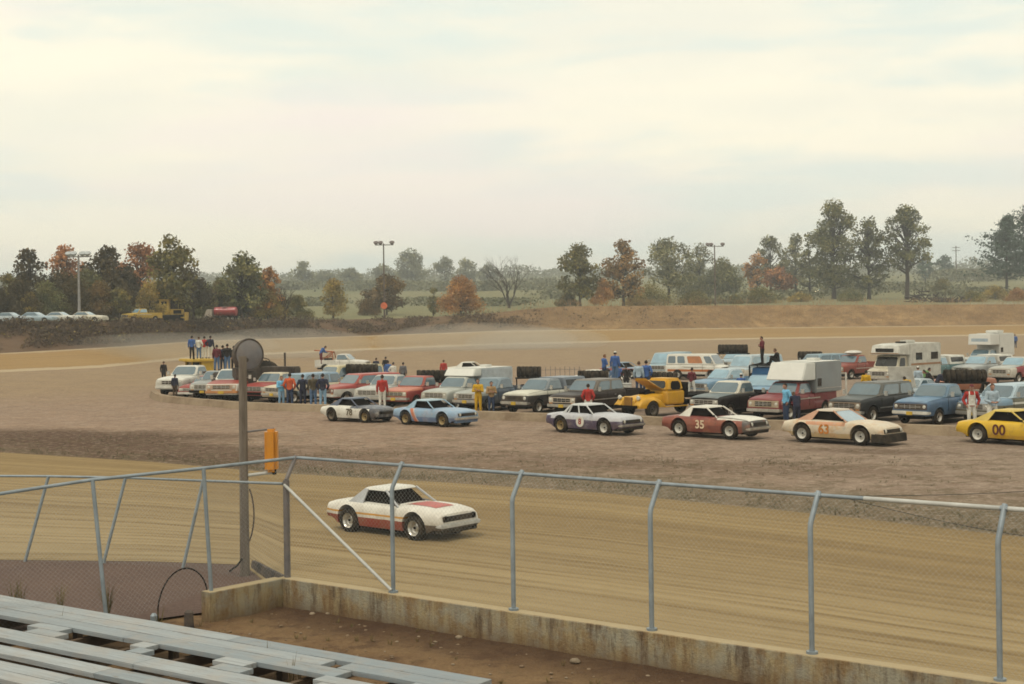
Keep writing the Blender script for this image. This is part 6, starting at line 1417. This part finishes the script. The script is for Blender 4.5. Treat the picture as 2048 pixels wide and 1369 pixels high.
def body_meshes(kind):
    if kind in _pc: return _pc[kind]
    J = pose(kind); mb = MB()
    flat = {'t': 1}
    for a, b, r0, r1, g in SEG:
        p, q = J[a], J[b]; n = 6; pts = [p.lerp(q, i/n) for i in range(n+1)]
        o = len(mb.v); mb.tube(pts, [lerp(r0, r1, i/n) for i in range(n+1)], 14)
        if (a, b) in (('pel','sp'), ('sp','ch')):
            for i in range(o, len(mb.v)): x, y, z = mb.v[i]; mb.v[i] = (lerp(lerp(p.x, q.x, .5), x, .86), y*1.22, z)
        mb.ball(p, r0*.98, 12, 8); mb.ball(q, r1*.98, 12, 8)
    hd = J['hd']; up = (J['hd'] - J['nk']).normalized(); hc = hd + up*.09 + Vector((.012,0,.0))
    mb.ball(hc, (.096,.076,.118), 18, 12); mb.ball(hc + Vector((.022,0,-.055)), (.070,.058,.062), 14, 10)
    nose = hc + Vector((.098,0,-.012)); mb.ball(nose, (.022,.014,.026), 8, 6); mb.ball(nose + Vector((-.012,0,-.05)), (.03,.028,.014), 8, 6)
    for s in (-1, 1): mb.ball(hc + Vector((-.008, s*.078, -.005)), (.024,.014,.032), 8, 6)
    for k, s in (('l',1), ('r',-1)):
        w_, h_ = J['wr'+k], J['hn'+k]; d = (h_ - w_).normalized(); side = Vector((1,0,0)) - d*d.x; side = side.normalized() if side.length > .2 else Vector((0,0,1))
        pn = d.cross(side)
        for i, ln in enumerate((.075,.085,.080,.062)):
            b0 = h_ + side*(.030 - .020*i); e1 = b0 + d*ln*.55 + pn*(-s*.006); e2 = b0 + d*ln - pn*s*.022
            mb.tube([b0, e1, e2], [.0105,.0098,.0085], 7); mb.ball(e2, .0085, 7, 5)
        b0 = w_.lerp(h_, .45) + side*.03; e1 = b0 + side*.025 + d*.03; e2 = e1 + d*.035 + side*.004
        mb.tube([b0, e1, e2], [.013,.012,.010], 7); mb.ball(e2, .010, 7, 5)
    tmp = mb.build('person', m_skin, smooth_angle=0); md = tmp.modifiers.new('r', 'REMESH'); md.mode = 'VOXEL'; md.voxel_size = .0105
    sm = tmp.modifiers.new('s', 'SMOOTH'); sm.factor = .5; sm.iterations = 4
    dg = bpy.context.evaluated_depsgraph_get(); me = bpy.data.meshes.new_from_object(tmp.evaluated_get(dg)); bpy.data.objects.remove(tmp)
    co = [v.co.copy() for v in me.vertices]; no = [v.normal.copy() for v in me.vertices]
    segs = [(J[a], J[b], r0, r1, g, a, b) for a, b, r0, r1, g in SEG]
    def cls(p):
        if (p - hc).length < .15 and p.z > hc.z - .11: return 'h', 0
        best = (9, None, 0)
        for a, b, r0, r1, g, na, nb in segs:
            d = b - a; t = min(1, max(0, (p-a).dot(d)/d.dot(d))); e = (p - a - d*t).length - lerp(r0, r1, t)
            if e < best[0]: best = (e, g if not (g == 'n' and t < .05) else 't', t if nb[:2] in ('wr','an') else 0)
        return best[1], best[2]
    vc = [cls(p) for p in co]
    def shell(sel, off, name):
        idx, vs, fs = {}, [], []
        for p in me.polygons:
            if sel([vc[i] for i in p.vertices], [co[i] for i in p.vertices]):
                f_ = []
                for i in p.vertices:
                    if i not in idx: idx[i] = len(vs); vs.append(co[i] + no[i]*(off(co[i]) if callable(off) else off))
                    f_.append(idx[i])
                fs.append(f_)
        m2 = bpy.data.meshes.new(name); m2.from_pydata(vs, [], fs); m2.materials.append(m_skin); m2.polygons.foreach_set('use_smooth', [True]*len(fs)); m2.update(); return m2
    wav = lambda o: lambda p: o + .006*noise.noise(p*14) + .004*noise.noise(p*31)
    waist = J['pel'].z + .035
    sit = kind in ('sit', 'crouch')
    shirt = shell(lambda c, p: all(g in 't' or g == 'p' for g, _ in c) and any(g == 't' for g, _ in c) and (sit or min(q.z for q in p) > waist - .07 or max(abs(q.y) for q in p) > .2) and not any(g == 'h' for g, _ in c), wav(.020), 'jacket')
    trs = shell(lambda c, p: all(g in 'pt' for g, _ in c) and any(g == 'p' for g, _ in c) or (all(g == 't' for g, _ in c) and not sit and max(q.z for q in p) < waist + .06 and max(abs(q.y) for q in p) < .21), wav(.013), 'trousers')
    shoe = shell(lambda c, p: all(g == 'f' for g, _ in c) and p[0].y > 0, .010, 'shoe'); shoe2 = shell(lambda c, p: all(g == 'f' for g, _ in c) and p[0].y < 0, .010, 'shoe')
    hair = shell(lambda c, p: all(g == 'h' for g, _ in c) and all((q.z - hc.z)*1.0 - (q.x - hc.x)*.75 > .012 for q in p) and all((q - hc).length < .16 for q in p), lambda p: .016 + .008*noise.noise(p*25), 'hair')
    cap = shell(lambda c, p: all(g == 'h' for g, _ in c) and all(q.z > hc.z + .045 for q in p), .020, 'cap')
    vis = MB(); vis.hexa([hc + Vector((.07,-.07,.055)), hc + Vector((.19,-.055,.045)), hc + Vector((.19,.055,.045)), hc + Vector((.07,.07,.055))], [hc + Vector((.07,-.07,.068)), hc + Vector((.19,-.055,.055)), hc + Vector((.19,.055,.055)), hc + Vector((.07,.07,.068))])
    bm = bmesh.new(); bm.from_mesh(cap); t_ = [bm.verts.new(v) for v in vis.v]
    for f_ in vis.f: bm.faces.new([t_[i] for i in f_])
    bm.to_mesh(cap); bm.free()
    ex = MB()
    for s in (-1, 1): ex.ball(hc + Vector((.086, s*.030, .012)), (.012,.015,.009), 8, 6)
    ex.cur = 1; ex.ball(hc + Vector((.092,0,-.066)), (.010,.024,.006), 8, 5)
    bm = bmesh.new(); bm.from_mesh(me); t_ = [bm.verts.new(v) for v in ex.v]
    for f_, m_ in zip(ex.f, ex.m):
        nf = bm.faces.new([t_[i] for i in f_]); nf.material_index = m_ + 1
    bm.to_mesh(me); bm.free()
    me.materials.clear()
    for m_ in (m_skin, m_eye, m_lip): me.materials.append(m_)
    me.polygons.foreach_set('use_smooth', [True]*len(me.polygons)); me.update()
    _pc[kind] = (me, shirt, trs, (shoe, shoe2), hair, cap); return _pc[kind]
def cloth(c): return mat(c, .85, .15, 0, 0, .06, 'cloth', 8, .18)
C = dict(navy=(.018,.022,.045), black=(.014,.012,.014), maroon=(.12,.02,.03), red=(.36,.03,.025), ored=(.50,.09,.03), white=(.60,.58,.52), jeans=(.085,.15,.26), ljeans=(.20,.33,.46), djeans=(.03,.05,.10), lblue=(.16,.42,.62), blue=(.045,.11,.30), yellow=(.52,.30,.015), tan=(.30,.19,.09), brown=(.07,.045,.03), green=(.14,.26,.10), pale=(.34,.42,.48), grey=(.12,.12,.13), olive=(.075,.062,.04))
PPL = 'people watching from the infield'
def person(px, head, foot, top, bot, label, pz='relaxed', face=0, hair=0, cap=None, Y=None, group=PPL, sc=None, z=None):
    """head / foot: image rows; Y: depth when the feet are not on the ground; face: degrees turned away from facing the camera."""
    if z is not None: p = PD(px, foot, Y); p.z = z; foot = proj(p)[1]
    elif foot is None:                     # on the ground, depth from the figure's height
        hz_ = uv_(px, head)[1]*F; sc_ = hz_/(CH - {'lean': 1.56}.get(pz, 1.74)); Y = F/sc_; p = Vector((uv_(px, head)[0]*Y, Y, 0)); foot = proj(p)[1]
    elif Y is None: p = P(px, foot); Y = p.y
    else: p = PD(px, foot, Y)
    full = {'sit': .98, 'crouch': 1.15, 'lean': 1.58}.get(pz, 1.78)
    hh = (foot - head)/F*Y; s = sc or min(1.12, max(.86, hh/full))
    me, sh, tr, so, ha, cp = body_meshes(pz)
    ang = -math.pi/2 - math.atan2(p.x, p.y) + R(face)
    o = share('person', me, [m_skin, m_eye, m_lip], None, p, (0,0,ang), s); tag(o, label, 'person', group)
    share('jacket', sh, cloth(C[top]), o); share('trousers', tr, cloth(C[bot]), o); [share('shoe', q_, m_dark, o) for q_ in so]
    share('hair', ha, hairs[hair], o)
    if cap: share('cap', cp, cloth(C[cap]), o)
    return o
L_ = person
G_ = lambda px, py: P(px, py).y
L_(350,749,795,'navy','brown','boy in dark jacket and brown trousers beside the kerb at the far left','relaxed',150)
L_(327,723,None,'black','black','person in black behind the roof of the far left white pickup','relaxed',160,1)
yl = G_(398,778)
L_(384,672,718,'blue','black','man in blue jacket at the left end on the loader roof','relaxed',170,Y=yl)
L_(398,674,718,'white','jeans','man in white shirt and jeans on the loader roof','pockets',175,1,Y=yl+.1)
L_(409,673,718,'red','white','man in red shirt and white trousers on the loader roof','relaxed',170,Y=yl+.2)
L_(421,672,718,'navy','white','man in navy jacket and white trousers at the right end on the loader roof','hip',165,Y=yl)
yt = G_(445,793)
L_(434,690,742,'maroon','jeans','man in dark maroon jacket standing high behind the red and white pickup','relaxed',170,Y=yt)
L_(446,691,742,'navy','djeans','man in navy jacket between two others on the high flatbed by the tank','pockets',180,Y=yt+.3)
L_(455,688,742,'black','jeans','man in black jacket and jeans on the high flatbed by the tank','relaxed',170,Y=yt-.1)
L_(468,692,742,'black','black','dark-clothed man beside the round tank end','pockets',170,Y=yt+.1)
L_(563,752,814,'lblue','ljeans','man in sky-blue jacket and jeans, first of the standing line of men','crossed',20,1)
L_(580,744,814,'ored','djeans','man in orange-red shirt in the standing line of men','pockets',170)
L_(606,749,814,'navy','navy','man all in navy in the middle of the standing line','pockets',175)
L_(627,748,815,'olive','jeans','man in olive-brown jacket in the standing line','relaxed',180)
L_(646,746,816,'navy','ljeans','broad man in navy jacket and pale jeans at the right of the line','pockets',175)
L_(765,750,819,'red','white','man in red jacket and white trousers by the pale grey pickup','relaxed',175)
L_(957,758,827,'yellow','yellow','man in yellow coveralls standing by the dark blue pickup','crossed',-15,1)
L_(983,763,827,'tan','djeans','man in tan jacket and dark jeans beside the man in yellow','crossed',10)
L_(1177,768,838,'red','white','man in red jacket and white trousers behind the silver and purple race car','pockets',178)
yb = G_(770,775)
L_(752,716,None,'navy','black','man in navy jacket left of the group behind the travel wagon','pockets',160,1)
L_(771,714,None,'black','blue','tall man in black top in the group behind the travel wagon','relaxed',170,cap='black')
L_(786,725,None,'white','black','man in white vest and dark sleeves behind the travel wagon','hip',150)
L_(776,722,None,'blue','djeans','man in blue jacket with pale badge behind the travel wagon','relaxed',175)
L_(806,725,None,'grey','black','slim man in grey jacket alone between the travel wagon and the red pickup','relaxed',165)
L_(887,720,None,'red','black','person in red behind the tires over the red pickup','relaxed',170,1)
def L2(v, x, y, z=0): q = Matrix.Translation(v.location) @ Matrix.Rotation(v.rotation_euler.z, 4, 'Z') @ Vector((x,y,z)); return q
def on_v(v, px, z):                        # depth at which column px crosses the middle line of the vehicle bed
    best = min((abs(proj(L2(v, x/20, y, z))[0] - px), L2(v, x/20, y, z).y) for x in range(-58, -27) for y in (-.3,.3)); return best[1]
yg = G_(1230,805)
L_(1198,709,0,'blue','djeans','man in blue jacket facing left behind the brown pickup','crossed',120,2,Y=TDY+.45,z=TDZ)
L_(1220,703,0,'blue','jeans','man in blue with white cap, tallest of the group behind the brown pickup','relaxed',165,0,'white',Y=TDY+.5,z=TDZ)
L_(1227,733,None,'jeans','djeans','man in denim jacket low in the group behind the brown pickup','relaxed',170,1)
L_(1236,729,None,'blue','black','dark-haired man in blue jacket beside the white cool box','pockets',175)
L_(1252,731,None,'black','black','man in black jacket between two men in blue','pockets',180)
L_(1267,723,0,'pale','djeans','man in grey-blue jacket near the raised yellow hood','relaxed',165,1,Y=on_v(v13,1267,1.0),z=0.89)
L_(1282,721,0,'blue','djeans','man in blue and tan jacket just left of the tires over the yellow truck','pockets',175,Y=on_v(v13,1282,1.0),z=0.89)
L_(1384,738,793,'maroon','white','man in maroon shirt and white trousers on the flatbed of the yellow truck','wide',150,0,Y=G_(1384,822))
YR = (Matrix.Translation(v17.location) @ Matrix.Rotation(v17.rotation_euler.z, 4, 'Z') @ Vector((-1.2,0,0))).y
L_(1525,682,730,'maroon','black','man in maroon shirt with folded arms standing on the blue pickup rack','crossed',-75,Y=YR,z=2.335)
L_(1556,697,731,'black','black','man in black sitting on the blue pickup rack','sit',-105,1,Y=YR,z=2.335)
L_(1482,747,None,'blue','djeans','man in blue shirt and white cap behind the black pickup','relaxed',170,0,'white')
L_(1573,767,848,'lblue','djeans','man in bright sky-blue jacket by the crimson pickup','pockets',-60)
L_(1594,786,851,'navy','navy','person in navy bending beside the man in sky blue','lean',-160,1)
L_(1732,741,None,'yellow','black','person in yellow jacket seen from behind beyond the black wagon','relaxed',175)
L_(1836,733,None,'pale','djeans','man in pale top and white cap behind the blue pickup','relaxed',-170,1,'white')
L_(1846,737,None,'green','djeans','man in green shirt behind the blue pickup','lean',120)
L_(1863,741,None,'black','black','man in black bending over behind the blue pickup','lean',-100)
L_(1874,744,None,'navy','black','second bent dark figure left of the tire trailer','lean',100,1)
L_(1817,755,None,'yellow','djeans','person in yellow half hidden behind the blue pickup','lean',-150)
ov = L_(1944,769,858,'red','white','man in red jacket and white overalls at the yellow race car','pockets',10,0,'maroon')
L_(1985,762,859,'pale','white','man in pale blue sweatshirt and white trousers at the yellow race car','wide',25,1)
L_(2030,669,None,'blue','djeans','man in blue jacket standing far behind at the right','relaxed',-165)
L_(642,693,729,'blue','maroon','man in blue top standing by the orange boom of the wrecker','lean',110,Y=G_(692,744)-.3)
bm_ = body_meshes('pockets')[1]; vs_, fs_, ix_ = [], [], {}
for p_ in bm_.polygons:
    cs_ = [bm_.vertices[i].co for i in p_.vertices]
    if all(abs(c.y) < .135 and c.x > .0 and .93 < c.z < 1.36 for c in cs_) or all(.07 < abs(c.y) < .125 and c.z >= 1.3 for c in cs_):
        f_ = []
        for i in p_.vertices:
            if i not in ix_: ix_[i] = len(vs_); vs_.append(bm_.vertices[i].co + bm_.vertices[i].normal*.010)
            f_.append(ix_[i])
        fs_.append(f_)
me_ = bpy.data.meshes.new('overalls_bib'); me_.from_pydata(vs_, [], fs_); me_.materials.append(cloth(C['white'])); me_.polygons.foreach_set('use_smooth', [True]*len(fs_)); me_.update()
o_ = bpy.data.objects.new('overalls_bib', me_); COL.objects.link(o_); o_.parent = ov
# ------------------------------------------------------------ bib of the overalls, driver
# ------------------------------------------------------------ sky, sun, haze, camera
w = bpy.data.worlds.new('World'); scene.world = w; w.use_nodes = True; nt = w.node_tree; nt.nodes.clear()
out_ = nt.nodes.new('ShaderNodeOutputWorld'); bg = nt.nodes.new('ShaderNodeBackground'); sky = nt.nodes.new('ShaderNodeTexSky')
sky.sky_type = 'NISHITA'; sky.sun_disc = False; SUN_EL, SUN_AZ = R(60), R(215)
sky.sun_elevation = SUN_EL; sky.sun_rotation = SUN_AZ; sky.air_density = 1; sky.dust_density = 3
tc = nt.nodes.new('ShaderNodeTexCoord'); mp = nt.nodes.new('ShaderNodeMapping'); mp.inputs['Scale'].default_value = (1.0, 1.0, 5.5); mp.inputs['Rotation'].default_value = (R(3), R(-4), 0)
nt.links.new(tc.outputs['Generated'], mp.inputs['Vector'])
def wn(scale, lo, hi, det=5, rough=.5):
    n = nt.nodes.new('ShaderNodeTexNoise'); n.inputs['Scale'].default_value = scale; n.inputs['Detail'].default_value = det; n.inputs['Roughness'].default_value = rough; n.inputs['Distortion'].default_value = .25
    nt.links.new(mp.outputs['Vector'], n.inputs['Vector']); r_ = nt.nodes.new('ShaderNodeMapRange'); r_.interpolation_type = 'SMOOTHSTEP'; r_.inputs['From Min'].default_value = lo; r_.inputs['From Max'].default_value = hi
    nt.links.new(n.outputs['Fac'], r_.inputs['Value']); return r_.outputs['Result']
def wmix(fac, a, b):
    n = nt.nodes.new('ShaderNodeMix'); n.data_type = 'RGBA'
    for s_, v_ in ((n.inputs[0], fac), (n.inputs[6], a), (n.inputs[7], b)):
        if isinstance(v_, bpy.types.NodeSocket): nt.links.new(v_, s_)
        elif isinstance(v_, (int, float)): s_.default_value = v_
        else: s_.default_value = (*v_, 1)
    return n.outputs[2]
SK = 10.0
cl = wmix(wn(2.6, .36, .64), tuple(SK*x for x in (.805,.78,.65)), tuple(SK*x for x in (.935,.865,.68)))
cl = wmix(wn(4.2, .46, .64), cl, tuple(SK*x for x in (.71,.755,.665)))
cl = wmix(wn(1.7, .54, .78), cl, tuple(SK*x for x in (.86,.765,.685)))
fin_ = wmix(.94, sky.outputs[0], cl)
nt.links.new(fin_, bg.inputs['Color']); bg.inputs['Strength'].default_value = .1; nt.links.new(bg.outputs[0], out_.inputs['Surface'])
sd = bpy.data.lights.new('sun', 'SUN'); sd.energy = 1.1; sd.angle = R(14); sd.color = (1, .93, .80)
so = bpy.data.objects.new('sun', sd); COL.objects.link(so)
dv = Vector((math.sin(SUN_AZ)*math.cos(SUN_EL), math.cos(SUN_AZ)*math.cos(SUN_EL), math.sin(SUN_EL)))
so.rotation_euler = dv.to_track_quat('Z', 'Y').to_euler()
hz = MB(); hz.box((0, 1010, 39), (4200, 2160, 82)); ho = hz.build('haze', [], smooth_angle=0); ho['kind'] = 'stuff'
hm = bpy.data.materials.new('haze'); hm.use_nodes = True; hn = hm.node_tree.nodes; hn.remove(hn['Principled BSDF']); pv = hn.new('ShaderNodeVolumePrincipled')
pv.inputs['Color'].default_value = (.93,.98,1.0,1); pv.inputs['Density'].default_value = .0005; pv.inputs['Anisotropy'].default_value = .2
hm.node_tree.links.new(pv.outputs[0], hn['Material Output'].inputs['Volume']); ho.data.materials.clear(); ho.data.materials.append(hm)
dm = hm.copy(); dm.name = 'dust'
pvd = [n for n in dm.node_tree.nodes if n.type == 'PRINCIPLED_VOLUME'][0]; pvd.inputs['Color'].default_value = (.95,.89,.78,1); pvd.inputs['Density'].default_value = .027
for px, py, Y, rx, ry, rz, dn in [(950,694,205,15,9,2.6,1),(1075,690,212,11,8,2.0,.8),(560,690,180,12,8,2.2,.7),(2000,650,285,22,8,4,.5),(330,695,170,14,7,1.8,.5)]:
    q = MB(); q.ball((0,0,0), (rx,ry,rz), 28, 18); c_ = PD(px, py, Y); c_.z = max(c_.z, rz*.55); o = q.build('dust_haze', [dm], smooth_angle=0); o.location = c_; o['kind'] = 'stuff'
cd = bpy.data.cameras.new('camera'); cam = bpy.data.objects.new('camera', cd); COL.objects.link(cam); scene.camera = cam
cd.sensor_width = 36; cd.lens = F/2048*36; cd.shift_y = -(684.5 - HY)/2048; cd.clip_start = .1; cd.clip_end = 6000
cam.matrix_world = Matrix.Translation((0, 0, CH)) @ Matrix.Rotation(R(90), 4, 'X') @ Matrix.Rotation(-math.atan2(SN, CS), 4, 'Z')
scene.view_settings.view_transform = 'Standard'; scene.view_settings.look = 'None'; scene.view_settings.exposure = .38; scene.view_settings.gamma = 1
cy = scene.cycles; cy.max_bounces = 5; cy.diffuse_bounces = 1; cy.glossy_bounces = 2; cy.volume_bounces = 0; cy.filter_width = 1.7; cy.use_denoising = True
